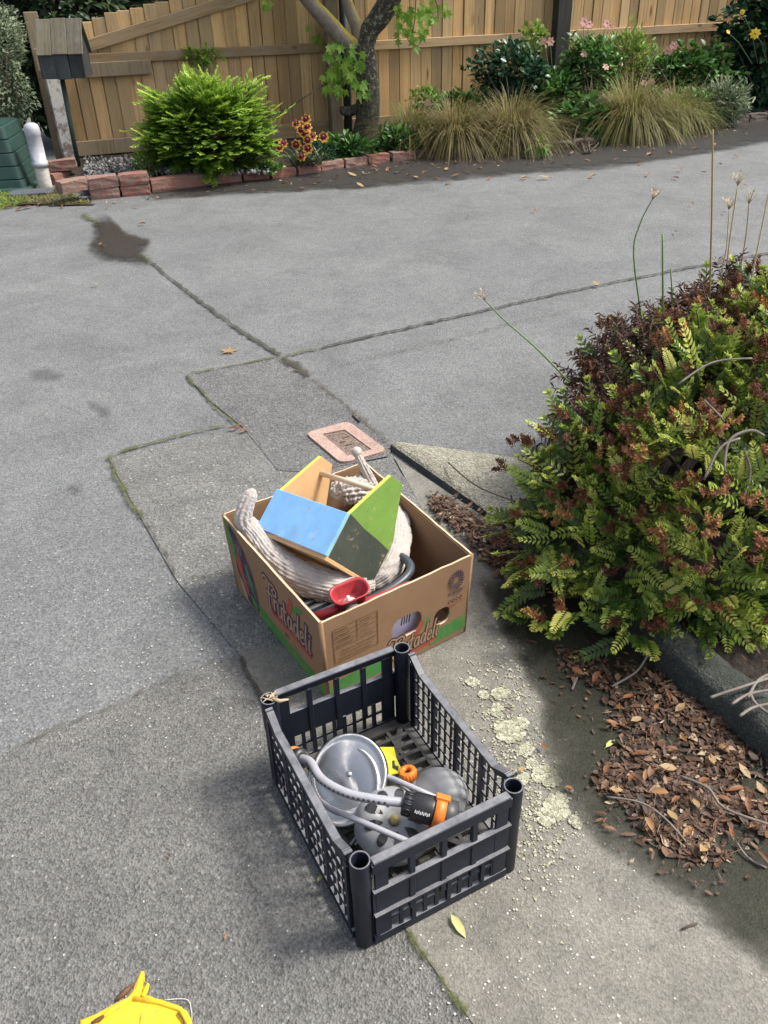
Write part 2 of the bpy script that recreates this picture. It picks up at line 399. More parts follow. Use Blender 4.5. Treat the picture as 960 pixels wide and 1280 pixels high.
ribbon('mossy_joint', px([(232, 470), (290, 459), (352, 447), (400, 437)]), .018, .010, MOSS)
ribbon('dark_joint', px([(395, 438), (450, 425), (560, 400), (700, 368), (850, 338), (960, 318), (1100, 290)]), .018, .010, DARKJ)
ribbon('mossy_joint', px([(232, 470), (260, 500), (290, 530), (303, 536)]), .014, .010, MOSS)
ribbon('mossy_joint', px([(137, 573), (160, 563), (230, 546), (290, 532)]), .016, .010, MOSS)
ribbon('mossy_joint', px([(135, 571), (147, 600), (160, 625), (180, 652)]), .020, .010, MOSS)
ribbon('dry_joint', px([(178, 650), (205, 692), (222, 728)]), .010, .0101, DRYJ)
ribbon('dry_joint', px([(222, 730), (260, 722), (290, 711)]), .010, .010, DRYJ)
ribbon('dry_joint', px(([(0, 945), (60, 917), (130, 889), (200, 856), (298, 818)])), .012, .010, DRYJ)
ribbon('dark_joint', px([(298, 818), (312, 848), (326, 876), (345, 905)]), .011, .0102, DARKJ)
ribbon('dark_joint', px([(498, 1150), (520, 1180), (548, 1218), (595, 1290)]), .011, .010, MOSS)
ribbon('dark_joint', px([(352, 447), (372, 463), (388, 475)]), .040, .0104, DARKJ)
ribbon('dry_joint', px([(388, 474), (430, 506), (470, 540), (492, 562)]), .022, .0105, DRYJ)
ribbon('dry_joint', px([(385, 471), (450, 452), (560, 427), (640, 406), (720, 388)]), .010, .0106, DRYJ)
ribbon('dark_joint', px([(536, 652), (552, 640), (566, 633)]), .007, .0107, DARKJ)

blot('dark_patch', px([(118, 272), (135, 268), (160, 290), (192, 300), (186, 322), (190, 336), (150, 333), (108, 322), (112, 296)]), .012, WETP, .75)  # wet puddle by the mossy joint
dark_band = px([(150, 244), (280, 224), (420, 212), (520, 194), (640, 193), (760, 178), (880, 162), (1010, 144), (1010, 172), (900, 182), (800, 202), (700, 216), (600, 218), (520, 228), (420, 232), (340, 236), (250, 246), (190, 250)])
def band(name, A, B, z, m, n=160, pr_=((0, 1), (.66, 1), (.88, .62), (1, 0))):
    """dark strip between two pixel polylines; solid along A, fading towards B"""
    b = MB(); ed = []
    for i in range(n+1):
        t = i/n; p, _t = along(A, t*sum((y-x).length for x, y in zip(A, A[1:]))); q, _t = along(B, t*sum((y-x).length for x, y in zip(B, B[1:])))
        en = min(1, 12*t, 12*(1-t))
        for k, e in pr_: c = p.lerp(q, k); b.v.append((c.x, c.y, z)); ed.append(e*en)
    for i in range(n):
        for k in range(3): b.f.append((4*i+k, 4*i+4+k, 4*i+5+k, 4*i+k+1)); b.m.append(0); b.sm.append(False); b.t.append(.5)
    for j, f in enumerate(b.f):
        a, c, d_ = (Vector(b.v[f[0]]), Vector(b.v[f[1]]), Vector(b.v[f[2]]))
        if (c-a).cross(d_-a).z < 0: b.f[j] = tuple(reversed(f))
    b.a['edge'] = ed; return struct(b.build(name, m))
def along(pts, d):
    for a, b_ in zip(pts, pts[1:]):
        L = (b_-a).length
        if d <= L: t = (b_-a).normalized(); return a + t*d, t
        d -= L
    return pts[-1], (pts[-1]-pts[-2]).normalized()
band('damp_and_shade', px([(650, 700), (740, 764), (820, 840), (880, 893), (960, 960), (1060, 1040), (1200, 1150)]), px([(590, 720), (625, 800), (668, 885), (676, 985), (745, 1068), (842, 1130), (948, 1225), (1005, 1300)]), .009, DAMPSHADE)  # mossy damp beside the kerb, with shade of the planting painted in
band('dark_patch', px([(150, 244), (280, 226), (420, 213), (520, 197), (640, 194), (760, 179), (880, 162), (1010, 143)]), px([(160, 254), (290, 246), (440, 239), (540, 232), (640, 222), (760, 214), (880, 196), (1010, 172)]), .012, WET, 160, ((0, 1), (.55, .92), (.84, .5), (1, 0)))  # darker asphalt along the bed edging, fading outwards
blot('oil_stain', px([(30, 465), (60, 458), (85, 466), (90, 476), (60, 482), (35, 476)]), .009, OIL, .6)
blot('oil_stain', px([(105, 500), (125, 505), (146, 515), (140, 525), (118, 518)]), .0091, OIL, .6)
blot('oil_stain', px([(80, 610), (100, 605), (108, 612), (95, 622)]), .0091, OIL, .6)

# sloping concrete wedge of the crossing, with a real kerb face towards the footpath
kb = MB()
ke = px([(487, 563), (540, 601), (600, 642), (655, 684), (700, 720)])
kback = px([(508, 556), (580, 565), (650, 575), (730, 588), (830, 612)])
for k, (a, c) in enumerate(zip(ke, kback)):
    h = .030 + .003 * math.sin(k * 2.1)
    kb.v += [(a.x, a.y, 0), (a.x + .004, a.y + .004, h - .008), (a.x + .012, a.y + .010, h), tuple(a.lerp(c, .5) + Vector((0, 0, h*.8))), tuple(c + Vector((0, 0, .007)))]
for k in range(4):
    for j in range(4): kb.add([], []); kb.f.append((5*k+j, 5*k+j+1, 5*k+j+6, 5*k+j+5)); kb.m.append(1 if j == 0 else 0); kb.sm.append(j > 1); kb.t.append(.5)
kb.f.append((0, 1, 2, 3, 4)); kb.m.append(0); kb.sm.append(False); kb.t.append(.5)
struct(kb.build('crossing_wedge', [WEDGE, KERB]))

# kerb of the planting bed
kp = [G(655, 690), G(740, 762), G(820, 838), G(880, 890), G(960, 956), G(1060, 1035), G(1200, 1140)]
kb = MB()
prof = [(-.004, 0), (0, .055), (.010, .075), (.024, .084), (.085, .084), (.10, .078), (.105, 0)]
PP = []
for a, b_ in zip(kp, kp[1:]):
    for i in range(6): PP.append(a.lerp(b_, i/6))
for i, p in enumerate(PP):
    t = (PP[min(i+1, len(PP)-1)] - PP[max(0, i-1)]).normalized(); s_ = Vector((-t.y, t.x, 0))
    for (o, z) in prof:
        jj = mnoise.noise(Vector((p.x*14, p.y*14, z*30))) * .006
        kb.v.append(tuple(p + s_*(o + jj) + Vector((0, 0, max(0, z + jj)))))
K = len(prof)
for i in range(len(PP)-1):
    for j in range(K-1): kb.f.append((i*K+j, i*K+j+1, (i+1)*K+j+1, (i+1)*K+j)); kb.m.append(0); kb.sm.append(True); kb.t.append(.5)
bk = kb.build('garden_kerb', KERB); tag(bk, 'dark mossy concrete kerb under the leafy shrub beside the brown leaf litter', 'kerb')
# soil of the planting bed behind the kerb
def soilgrid(name, outline, z, amp, step, m):
    xs = [p.x for p in outline]; ys = [p.y for p in outline]
    def inside(x, y):
        c = False; n = len(outline)
        for i in range(n):
            a, b_ = outline[i], outline[(i+1) % n]
            if (a.y > y) != (b_.y > y) and x < (b_.x-a.x)*(y-a.y)/(b_.y-a.y)+a.x: c = not c
        return c
    b = MB(); idx = {}
    nx = int((max(xs)-min(xs))/step)+1; ny = int((max(ys)-min(ys))/step)+1
    def vi(i, j):
        if (i, j) not in idx:
            x = min(xs)+i*step; y = min(ys)+j*step
            idx[(i, j)] = len(b.v); b.v.append((x, y, z + amp*mnoise.fractal(Vector((x*5, y*5, 3)), 1, 2, 4)))
        return idx[(i, j)]
    for i in range(nx):
        for j in range(ny):
            if inside(min(xs)+(i+.5)*step, min(ys)+(j+.5)*step):
                b.f.append((vi(i, j), vi(i+1, j), vi(i+1, j+1), vi(i, j+1))); b.m.append(0); b.sm.append(True); b.t.append(.5)
    o = b.build(name, m); return struct(o)
soilgrid('bed_soil', [G(690, 700), G(740, 752), G(820, 826), G(960, 940), G(1200, 1120), Vector((2.6, 1.0, 0)), Vector((2.6, 3.1, 0)), Vector((1.3, 3.1, 0)), Vector((.62, 2.35, 0))], .055, .03, .04, SOIL)

# ------------------------------------------------------------------ fence with its bed
FN0 = Vector((-2.9, 8.55, 0)); FD = Vector((1, .37, 0)).normalized(); FNRM = Vector((FD.y, -FD.x, 0))   # normal faces the driveway
def FP(px_, py_):
    d = ray(px_, py_); o = Vector((0, 0, CAMH)); t = FNRM.dot(FN0 - o) / FNRM.dot(d); return o + d*t
def fs_(p): return (p - FN0).dot(FD)
WOODF = wood_mat('fence_timber', (.68, .46, .228), (.42, .255, .112), (.52, .38, .21), greyamt=.38, var=.8)
WOODR = wood_mat('rail_timber', (.52, .37, .21), (.36, .25, .14), (.42, .31, .20), axis=0, greyamt=.5)
WOODG = wood_mat('grey_timber', (.33, .26, .17), (.23, .18, .115), (.28, .23, .16), greyamt=.5)
POSTDARK = wood_mat('dark_post_timber', (.060, .058, .055), (.035, .034, .033), (.05, .05, .05), greyamt=.3, grey=(.10, .10, .10), knots=False)
fence = thing('paling_fence', 'tall brown timber paling fence behind the flower bed, sloping down at one end', 'fence', FN0)
ang = math.atan2(FD.y, FD.x); fence.rotation_euler = (0, 0, ang)
# in fence space: x along, -y towards driveway, z up
s110 = fs_(FP(97, 28)); z110 = FP(97, 28).z; s210 = fs_(FP(210, 0)); z210 = FP(210, 0).z
slope = (z210 - z110) / (s210 - s110)
def ftop(s_): return min(1.72, z110 + slope*(s_ - s110))
pal_cache = {}
def paling(w, h, t):
    b = MB(); c = w*.5
    b.box((0, 0, h/2), (w, t, h), bev=.003); return b.mesh('paling', WOODF)
pm = [paling(.1175, 1.0, .016) for _ in range(1)][0]
s_ = -.02; i = 0
while s_ < 10.6:
    h = ftop(s_) - .06 + U(-.006, .006)
    y = .012 + U(-.004, .004)
    o = put('paling', pm, fence, (s_, y, .06 + U(-.01, .01)), (U(-.003, .003), U(-.004, .004), U(-.04, .04)), (U(.96, 1.01), 1, h))
    put('paling', pm, fence, (s_ + .060, .034, .06), (0, 0, 0), (.8, 1, h - .01))
    s_ += .121 + U(-.003, .003); i += 1
def rail(p0, p1, w=.032, h=.085, m=WOODR, name='rail'):
    b = MB(); L = (Vector(p1)-Vector(p0)).length; b.box((0, 0, 0), (L, w, h), bev=.004)
    d = Vector(p1)-Vector(p0)
    return put(name, b.mesh(name, m), fence, (Vector(p0)+Vector(p1))/2, (0, -math.atan2(d.z, d.x), 0))
def fl(px_, py_, y=-.02): p = FP(px_, py_); return Vector((fs_(p), y, p.z))
a = fl(108, 72); b_ = fl(408, 59)
rail((a.x, -.021, .875), (b_.x, -.021, .865))
c = fl(432, 56); rail((c.x - .18, -.021, .86), (10.4, -.021, .865))
a = fl(107, 58, -.022); b_ = fl(318, -8, -.022); rail(a, b_, .030, .10)
a = fl(107, 86); b_ = fl(188, 81); rail((a.x, -.040, a.z - .01), (b_.x, -.040, a.z - .01), .045, .12, WOODG)
a = fl(80, 196); b_ = fl(170, 190); rail((a.x, -.028, .13), (b_.x + .3, -.028, .13), .04, .13, WOODG, 'plinth_board')
rail((b_.x + .32, -.022, .13), (10.4, -.022, .13), .03, .14, WOODR, 'plinth_board')
for t_ in (1.50,):
    rail((3.6, -.021, t_), (10.4, -.021, t_))
def fpost(pxx, w, d, h, m, name='post'):
    x = fs_(FP(pxx, 100)); b = MB(); b.box((0, 0, h/2), (w, d, h), bev=.006)
    return put(name, b.mesh(name, m), fence, (x, -.04 - d/2, 0), (0, 0, 0))
fpost(414, .13, .10, 1.75, WOODG); fpost(690, .17, .12, 1.9, POSTDARK)
# flaking white end post and the boards nailed on it
FLAKE, n_, l_, bb = nt('flaking_white_post'); co = coord(n_)
f1 = noise(n_, l_, co, 9, 8, .75); cc = mixc(n_, l_, ramp(n_, l_, f1, [(.44, 0.0), (.52, 1.0)]), (.21, .18, .14), (.55, .53, .50))
l_.new(cc, bb.inputs['Base Color']); bb.inputs['Roughness'].default_value = .85; bump(n_, l_, bb, f1, .5, .01)
b = MB(); b.box((0, 0, .39), (.13, .11, .78), bev=.008); put('end_post', b.mesh('end_post', FLAKE), fence, (-.03, -.085, .02), (.0, -.01, .1))
b = MB(); b.box((0, 0, .09), (.17, .03, .18), bev=.004); put('end_board', b.mesh('end_board', WOODR), fence, (-.06, -.05, .80), (0, 0, 0))
b = MB(); b.box((0, 0, .62), (.12, .025, 1.24), bev=.004); put('end_board', b.mesh('end_board', WOODG), fence, (-.10, .02, .02), (0, 0, 0))

# ------------------------------------------------------------------ bed in front of the fence: soil, bricks, gravel
edge_px = [(112, 251), (192, 243), (276, 231), (340, 225), (414, 215), (480, 205), (525, 200), (620, 197), (700, 190), (790, 177), (870, 164), (960, 151), (1060, 138)]
edge = px(edge_px)
outl = [p + Vector((.01, .09, 0)) for p in edge] + [FN0 + FD*10 - FNRM*.1, FN0 - FNRM*.1, Vector((-2.75, 7.75, 0)), Vector((-2.45, 7.2, 0))]
soilgrid('flower_bed', outl, .055, .03, .09, SOIL)
def brickmat(name, c1, c2, c3):
    m, n, l, b = nt(name); co, rv = rndcoord(n, l)
    base = mixc(n, l, ramp(n, l, rv, [(0, 0.0), (1, 1.0)]), c1, c2)
    base = mixc(n, l, ramp(n, l, noise(n, l, co, 16, 8, .72), [(.45, 0.0), (.62, .9)]), base, c3)
    base = mixc(n, l, ramp(n, l, noise(n, l, co, 70, 4, .7), [(.55, 0.0), (.7, .6)]), base, (.07, .05, .04))
    l.new(base, b.inputs['Base Color']); b.inputs['Roughness'].default_value = .9
    bump(n, l, b, noise(n, l, co, 40, 7, .7), .8, .012); return m
BRICK = brickmat('edging_brick', (.27, .095, .065), (.25, .135, .11), (.20, .16, .13))
BROWNB = brickmat('brown_edging', (.085, .062, .050), (.11, .08, .065), (.055, .05, .042))
def rough_block(L, W, H_, seed, nb=3):
    b = MB(); r2 = random.Random(seed); nx, ny, nz = 6, 3, 3
    bm = bmesh.new(); bmesh.ops.create_cube(bm, size=1)
    bmesh.ops.subdivide_edges(bm, edges=bm.edges[:], cuts=3, use_grid_fill=True)
    for v in bm.verts:
        p = Vector((v.co.x, v.co.y, v.co.z)); q = Vector((abs(p.x), abs(p.y), abs(p.z)))
        k = sum(1 for a_ in q if a_ > .49)
        rr = .94 if k == 3 else (.975 if k == 2 else 1)
        n3 = mnoise.noise_vector(p*2.7 + Vector((seed*3.1, 0, 0))) * .018
        v.co = Vector((p.x*L*(1-(1-rr)*.4), p.y*W*rr, (p.z+.5)*H_*rr)) + Vector((n3.x*.6, n3.y*.5, n3.z*.35 if p.z > -.49 else 0))
    me = bpy.data.meshes.new('brick'); bm.to_mesh(me); bm.free(); return me
edging = thing('brick_edging', 'low row of weathered red bricks edging the flower bed', 'edging', edge[0])
bmesh_b = [rough_block(.228, .11, .085, k) for k in range(5)]
for me in bmesh_b: me.materials.append(BRICK)
longm = rough_block(.52, .12, .105, 11); longm.materials.append(BRICK)
bb_ = [rough_block(.30, .10, .085, 20+k) for k in range(3)]
for me in bb_: me.materials.append(BROWNB)
# arclength along the edge
def along(pts, d):
    for a, b_ in zip(pts, pts[1:]):
        L = (b_-a).length
        if d <= L: t = (b_-a).normalized(); return a + t*d, t
        d -= L
    return pts[-1], (pts[-1]-pts[-2]).normalized()
tot = sum((b_-a).length for a, b_ in zip(edge, edge[1:]))
d = .13; k = 0
while d < tot:
    Lb = .52 if k == 2 else (.232 if d < 2.9 else .31)
    p, t = along(edge, d + (Lb-.23)/2 if k == 2 else d)
    n_ = Vector((-t.y, t.x, 0)); me = longm if k == 2 else (bmesh_b[k % 5] if d < 2.9 else bb_[k % 3])
    rz = math.atan2(t.y, t.x) + U(-.07, .07)
    if k < 2:
        put('brick', bmesh_b[(k+1) % 5], edging, p + n_*.055 - edging.location, (0, 0, rz)); z0 = .086; rz += U(-.08, .08)
    else: z0 = 0
    put('brick', me, edging, p + n_*(.055 + U(-.01, .012)) + Vector((0, 0, z0)) - edging.location, (U(-.05, .05), U(-.04, .04), rz))
    d += Lb + .012 if k != 2 else .54
    k += 1
cx = edge[0]
for (qx, qy, z0, rz) in ((92, 240, 0.0, .9), (92, 238, .088, .75), (76, 228, 0, 1.1), (80, 214, .02, .2), (80, 212, .10, .25)):
    p = G(qx, qy, z0); p.z = z0
    put('brick', bmesh_b[k % 5], edging, p - edging.location, (U(-.05, .05), U(-.1, .1), rz)); k += 1
# gravel
GRAV = leafmat('gravel_stone', [(0, (.10, .098, .095)), (.5, (.20, .195, .19)), (1, (.40, .39, .375))], .9, 0)
ico = bmesh.new(); bmesh.ops.create_icosphere(ico, subdivisions=1, radius=1)
IV = [v.co.copy() for v in ico.verts]; IF = [tuple(v.index for v in f.verts) for f in ico.faces]; ico.free()
def stones(mb, p, r, tint):
    e = Euler((U(0, 6), U(0, 6), U(0, 6))).to_matrix(); sc = (r*U(.7, 1.3), r*U(.6, 1.1), r*U(.5, .8))
    mb.add([Vector(p) + e @ Vector((v.x*sc[0]*U(.85, 1.15), v.y*sc[1], v.z*sc[2])) for v in IV], IF, 0, False, tint)
mb = MB()
for _ in range(1500):
    qx = U(105, 335); qy = U(198, 228) if qx < 190 else U(203, 217)
    stones(mb, G(qx, qy, .085) + Vector((0, 0, U(-.01, .02))), U(.008, .022), U(.0, 1)**1.6)
tag(stuff(mb.build('gravel', GRAV)), 'grey crushed gravel in the bed under the green conifer', 'gravel')
# ------------------------------------------------------------------ letterbox, pipe, green bin
WEATH = wood_mat('weathered_roof_board', (.17, .155, .115), (.085, .078, .058), (.13, .125, .095), greyamt=.6, grey=(.24, .24, .19), knots=False)
BLUEB = wood_mat('weathered_wall_board', (.060, .070, .075), (.030, .036, .042), (.05, .058, .06), greyamt=.6, grey=(.13, .135, .13), knots=False)
GRNPOLE = plain('green_pole_paint', (.030, .055, .048), .5, (.02, .035, .03), 30, .2)
lb = thing('letterbox', 'small weathered wooden letterbox with pitched board roof on a thin green pole', 'letterbox', G(98, 208, .06) + Vector((.0, 0, 0)), math.radians(2))
mb = MB(); mb.tube([(0, 0, -.08), (.02, 0, .74)], .021, 10); mb.build('pole', GRNPOLE, lb)
zb = .725
b = MB()
for sx in (-.085, .255):
    pr = [(-.13, 0), (.13, 0), (.13, .19), (0, .40), (-.13, .19)]
    b.plate(pr, [], lambda u, v, o, sx=sx: Vector((sx + o - .02, u, zb + v)), .018)
b.box((.09, 0, zb + .012), (.34, .25, .02)); b.box((.09, .122, zb + .095), (.33, .014, .17))
b.build('case', POSTDARK, lb)
for k in range(3):
    m_ = MB(); m_.box((0, 0, .09), (.118, .016, .20 + .01*(k == 1)), bev=.003)
    put('wall_board', m_.mesh('wall_board', BLUEB), lb, (-.035 + k*.121, -.135, zb + .005), (0, U(-.02, .02), 0))
for sgn in (-1, 1):
    for k in range(3):
        m_ = MB(); m_.box((0, 0, -.145), (.126, .018, .30), bev=.003)
        put('roof_board', m_.mesh('roof_board', WEATH), lb, (-.04 + k*.129, sgn*.004, zb + .425 + U(-.004, .004)), (sgn*.55, U(-.015, .015), 0))

PVC = plain('pipe_plastic', (.44, .45, .48), .5, (.36, .37, .40), 14, .15, dirt=.6, dirtcol=(.22, .22, .2))
PVC2 = plain('pipe_plastic_cream', (.62, .60, .52), .6, (.48, .46, .38), 25, .3, dirt=.7, dirtcol=(.2, .18, .13))
vp = thing('vent_pipe', 'pale grey capped plastic pipe standing beside the fence end post', 'pipe', G(57, 235))
mb = MB(); mb.lathe([(.058, -.05), (.058, .215)], 20); mb.build('lower_pipe', PVC2, vp)
mb = MB(); mb.lathe([(.0575, .205), (.067, .206), (.067, .26), (.060, .262), (.060, .50), (.063, .505), (.063, .565), (.055, .60), (.03, .618), (0.0001, .622)], 20); mb.build('upper_pipe', PVC, vp); vp.scale = (1, 1, .82)

BIN = plain('green_bin_plastic', (.022, .062, .052), .5, (.016, .047, .04), 9, .1, dirt=.25, dirtcol=(.08, .09, .07))
bn = thing('compost_bin', 'dark green ribbed plastic compost bin beside the pale pipe', 'bin', G(12, 236))
mb = MB()
def rr(w, d, z, r=.05, n=4):
    o = []
    for cx_, cy_, a0 in ((w-r, d-r, 0), (-w+r, d-r, 90), (-w+r, -d+r, 180), (w-r, -d+r, 270)):
        for k in range(n+1):
            a = math.radians(a0 + 90*k/n); o.append((cx_ + r*math.cos(a), cy_ + r*math.sin(a), z))
    return o
lv = []; z = 0; W0 = .36
for k in range(5):
    w = W0 - .018*k
    lv += [(w, z), (w - .012, z + .108), (w - .035, z + .122)]; z += .125
lv += [(W0-.10, .625), (.0, .63)]
rings = [rr(max(w, .06), max(w, .06), z_) for w, z_ in lv]; n_ = len(rings[0])
vv = [p for r_ in rings for p in r_]
mb.add(vv, [(i*n_+k, i*n_+(k+1) % n_, (i+1)*n_+(k+1) % n_, (i+1)*n_+k) for i in range(len(rings)-1) for k in range(n_)])
mb.add(rings[-1], [tuple(range(n_))])
bo = mb.build('body', BIN, bn); bo.location = (-.20, .18, 0); bo.rotation_euler = (0, 0, .12)
mb = MB(); mb.add(rr(.40, .40, 0) + rr(.40, .40, .03) + rr(.37, .37, .045), [(i*n_+k, i*n_+(k+1) % n_, (i+1)*n_+(k+1) % n_, (i+1)*n_+k) for i in range(2) for k in range(n_)])
bs = mb.build('base_rim', BIN, bn); bs.location = (-.20, .18, 0); bs.rotation_euler = (0, 0, .12); bn.scale = (1, 1, .80)
ROCKD = plain('slate_stone', (.09, .10, .12), .8, (.06, .065, .08), 12, .4)
me = rough_block(.34, .20, .03, 77); me.materials.append(ROCKD)
tag(put('stone_slab', me, None, G(40, 243), (0, 0, .2)), 'flat dark slate slab lying in the weedy verge by the green bin', 'stone')

# weedy verge
GRASSV = leafmat('verge_grass', [(0, (.26, .20, .10)), (.4, (.15, .16, .05)), (1, (.20, .32, .05))], .6, .3)
mb = MB()
vpoly = [(0, 236), (40, 240), (70, 236), (90, 245), (118, 256), (80, 257), (30, 256), (0, 262)]
def inpoly(x, y, P):
    c = False
    for (x0, y0), (x1, y1) in zip(P, P[1:] + P[:1]):
        if (y0 > y) != (y1 > y) and x < (x1-x0)*(y-y0)/(y1-y0)+x0: c = not c
    return c
soilgrid('verge', [G(-60, 236), G(40, 238), G(75, 234), G(95, 246), G(120, 256), G(80, 258), G(30, 257), G(-60, 264)], .008, .012, .05, SOIL)
cnt = 0
while cnt < 3600:
    qx, qy = U(-20, 120), U(234, 263)
    if not inpoly(max(qx, 1), qy, vpoly): continue
    cnt += 1; p = G(qx, qy); a = U(0, 6.28)
    mb.blade(p, (math.cos(a)*.8, math.sin(a)*.8, U(.4, 1)), U(.03, .09), U(.005, .010), U(.2, .6), 2, 0, min(1, max(0, U(.0, .7) + (.35 if qx < 25 else 0))))
tag(stuff(mb.build('verge_grass', GRASSV)), 'patchy weeds and short grass on the verge by the green bin', 'grass')

# ------------------------------------------------------------------ foliage builders
def dirn(up=.3, z0=-1):
    while True:
        v = Vector((U(-1, 1), U(-1, 1), U(z0, 1)))
        if .05 < v.length < 1: v.normalize(); v.z += up; return v.normalized()
def bush_mesh(mb, c, r, n, L, W, up=.3, shell=.55, droop=.25, flat=0.0, zmin=None):
    """leaves through an uneven ellipsoidal crown"""
    c = Vector(c); sd_ = U(0, 99)
    for _ in range(n):
        v = dirn(0)
        k = (shell + (1-shell)*U(0, 1)**.6) * (.78 + .45*mnoise.noise(v*1.9 + Vector((sd_, 0, 0))))
        p = c + Vector((v.x*r[0], v.y*r[1], v.z*r[2]))*k
        if zmin is not None and p.z < zmin: continue
        d = (v + Vector((U(-1, 1), U(-1, 1), U(-.6, .8))) * .9 + Vector((0, 0, up))).normalized()
        nn = (v*.6 + Vector((U(-.5, .5), U(-.5, .5), 1.0))).normalized()
        s_ = U(.65, 1.25)
        mb.leaf(p, d, nn, L*s_, W*s_, .3, droop*U(.3, 1.5), 0, min(1, max(0, .5 + .35*mnoise.noise(p*6) + U(-.28, .28) + .15*v.z)))
def stems(mb, base, tips, r=.008, mi=1):
    for t in tips:
        b0 = Vector(base) + Vector((U(-.04, .04), U(-.04, .04), 0)); t = Vector(t); m_ = b0.lerp(t, .5) + Vector((U(-.05, .05), U(-.05, .05), .02))
        mb.tube([b0, m_, t], [r, r*.7, r*.35], 5, mi, True)
TWIG = plain('twig_bark', (.10, .075, .05), .9, (.06, .045, .03), 40, .4)
PALETWIG = plain('pale_dead_twig', (.21, .185, .16), .85, (.13, .112, .095), 30, .3)
def plant(name, label, cat, base, parts, group=None):
    return thing(name, label, cat, base, 0, group)
def bushy(name, label, cat, base, c, r, n, L, W, m, up=.3, shell=.45, droop=.25, tw=14, zmin=None, tr=.008):
    t = thing(name, label, cat, base)
    mb = MB(); cc = rel(t, c)
    bush_mesh(mb, cc, r, n, L, W, up, shell, droop, zmin=zmin); f = mb.build('foliage', m, t); f['kind'] = 'stuff'
    mb = MB(); stems(mb, (0, 0, -.03), [cc + Vector((dirn(.4, -.2).x*r[0], dirn(.4).y*r[1], U(-.2, .6)*r[2]))*.8 for _ in range(tw)], tr, 0); mb.build('stem', TWIG, t)
    return t
DARKL = leafmat('dark_hedge_leaf', [(0, (.012, .022, .010)), (.5, (.03, .055, .02)), (1, (.07, .115, .035))], .4, .2)
VARIL = leafmat('variegated_leaf', [(0, (.055, .085, .045)), (.5, (.17, .22, .13)), (1, (.42, .45, .30))], .5, .25)
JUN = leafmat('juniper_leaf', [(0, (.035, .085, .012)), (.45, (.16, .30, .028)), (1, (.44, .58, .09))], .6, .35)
MAPLE = leafmat('maple_leaf', [(0, (.08, .18, .025)), (.5, (.19, .36, .04)), (1, (.40, .56, .10))], .4, .45)
ROSEL = leafmat('rose_leaf', [(0, (.010, .038, .022)), (.5, (.022, .072, .036)), (1, (.06, .14, .05))], .35, .2)
GREENL = leafmat('green_leaf', [(0, (.025, .070, .018)), (.5, (.055, .145, .03)), (1, (.15, .28, .06))], .4, .3)
LIMEL = leafmat('lime_leaf', [(0, (.06, .13, .02)), (.5, (.16, .27, .04)), (1, (.34, .42, .10))], .5, .35)
GREYL = leafmat('grey_green_leaf', [(0, (.045, .075, .045)), (.5, (.12, .17, .09)), (1, (.33, .36, .20))], .5, .25)
TUSS = leafmat('tussock_blade', [(0, (.10, .075, .035)), (.35, (.24, .185, .085)), (.7, (.22, .22, .065)), (1, (.17, .25, .05))], .6, .35)

# background beyond the fence and at the left
bushy('variegated_shrub', 'pale grey green variegated shrub beside the fence end post', 'shrub', G(10, 215), FP(0, 80) + Vector((-.10, -.10, .03)), (.50, .5, .80), 9500, .042, .020, VARIL, .2, .6, .2, 20, .1)
bushy('dark_tree', 'dark green leafy tree behind the low end of the fence', 'tree', (-3.4, 9.9, 0), (-3.3, 9.9, 1.2), (1.6, .9, 1.5), 11000, .13, .06, DARKL, .1, .5, .4, 22, .2, .04)
bushy('dark_tree', 'dark green hedge behind the sloping top of the fence', 'tree', (-1.3, 11.2, 0), (-1.2, 11.1, 1.5), (1.9, .8, 1.4), 6500, .13, .06, DARKL, .1, .5, .4, 18, .2, .04)

# juniper: feathery sprays
jn = thing('juniper_bush', 'bright green feathery juniper bush in front of the fence', 'bush', G(262, 218, .06))
mb = MB(); JC = Vector((0, .12, .30)); jr = Vector((.53, .40, .40))
def feather(mb, p, d, L, nrm, tint):
    d = d.normalized(); sd = d.cross(nrm).normalized(); k = 7
    for i in range(k):
        t = i/k; q = p + d*(L*t) + Vector((0, 0, -.10*L*t*t))
        for s_ in (-1, 1):
            dd = (d + sd*s_*.75 + nrm*U(-.3, .3)).normalized(); LL = L*.42*(1-.55*t)*U(.7, 1.2)
            w = .0075
            a = q; b2 = q + dd*LL; pr = dd.cross(nrm)*w
            mb.add([a-pr*.6, a+pr*.6, a.lerp(b2, .55)+pr, b2, a.lerp(b2, .55)-pr], [(0, 1, 2, 3, 4)], 0, True, min(1, max(0, tint + .35*t + U(-.18, .18))))
    a = p; b2 = p+d*L; pr = sd*.006
    mb.add([a-pr, a+pr, b2], [(0, 1, 2)], 0, True, tint)
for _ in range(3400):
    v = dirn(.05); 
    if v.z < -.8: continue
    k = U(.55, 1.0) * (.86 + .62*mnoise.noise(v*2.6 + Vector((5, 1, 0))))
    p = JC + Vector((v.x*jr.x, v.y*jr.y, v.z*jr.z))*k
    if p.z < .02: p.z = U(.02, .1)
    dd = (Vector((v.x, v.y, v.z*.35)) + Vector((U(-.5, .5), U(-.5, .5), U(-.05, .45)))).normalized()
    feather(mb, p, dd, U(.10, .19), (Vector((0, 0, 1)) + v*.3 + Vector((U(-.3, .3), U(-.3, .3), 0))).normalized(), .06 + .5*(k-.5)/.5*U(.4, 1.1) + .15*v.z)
for (dx, dz, L) in ((.46, .27, .34), (.52, .20, .28), (-.46, .45, .2), (-.5, .38, .18), (-.5, .12, .15), (.4, .42, .2), (.1, .66, .16)):
    for k in range(5): feather(mb, Vector((dx*.7, U(-.1, .1), dz)), Vector((dx, U(-.3, .1), .12)), L*U(.7, 1), Vector((0, 0, 1)), .45)
f = mb.build('foliage', JUN, jn); f['kind'] = 'stuff'
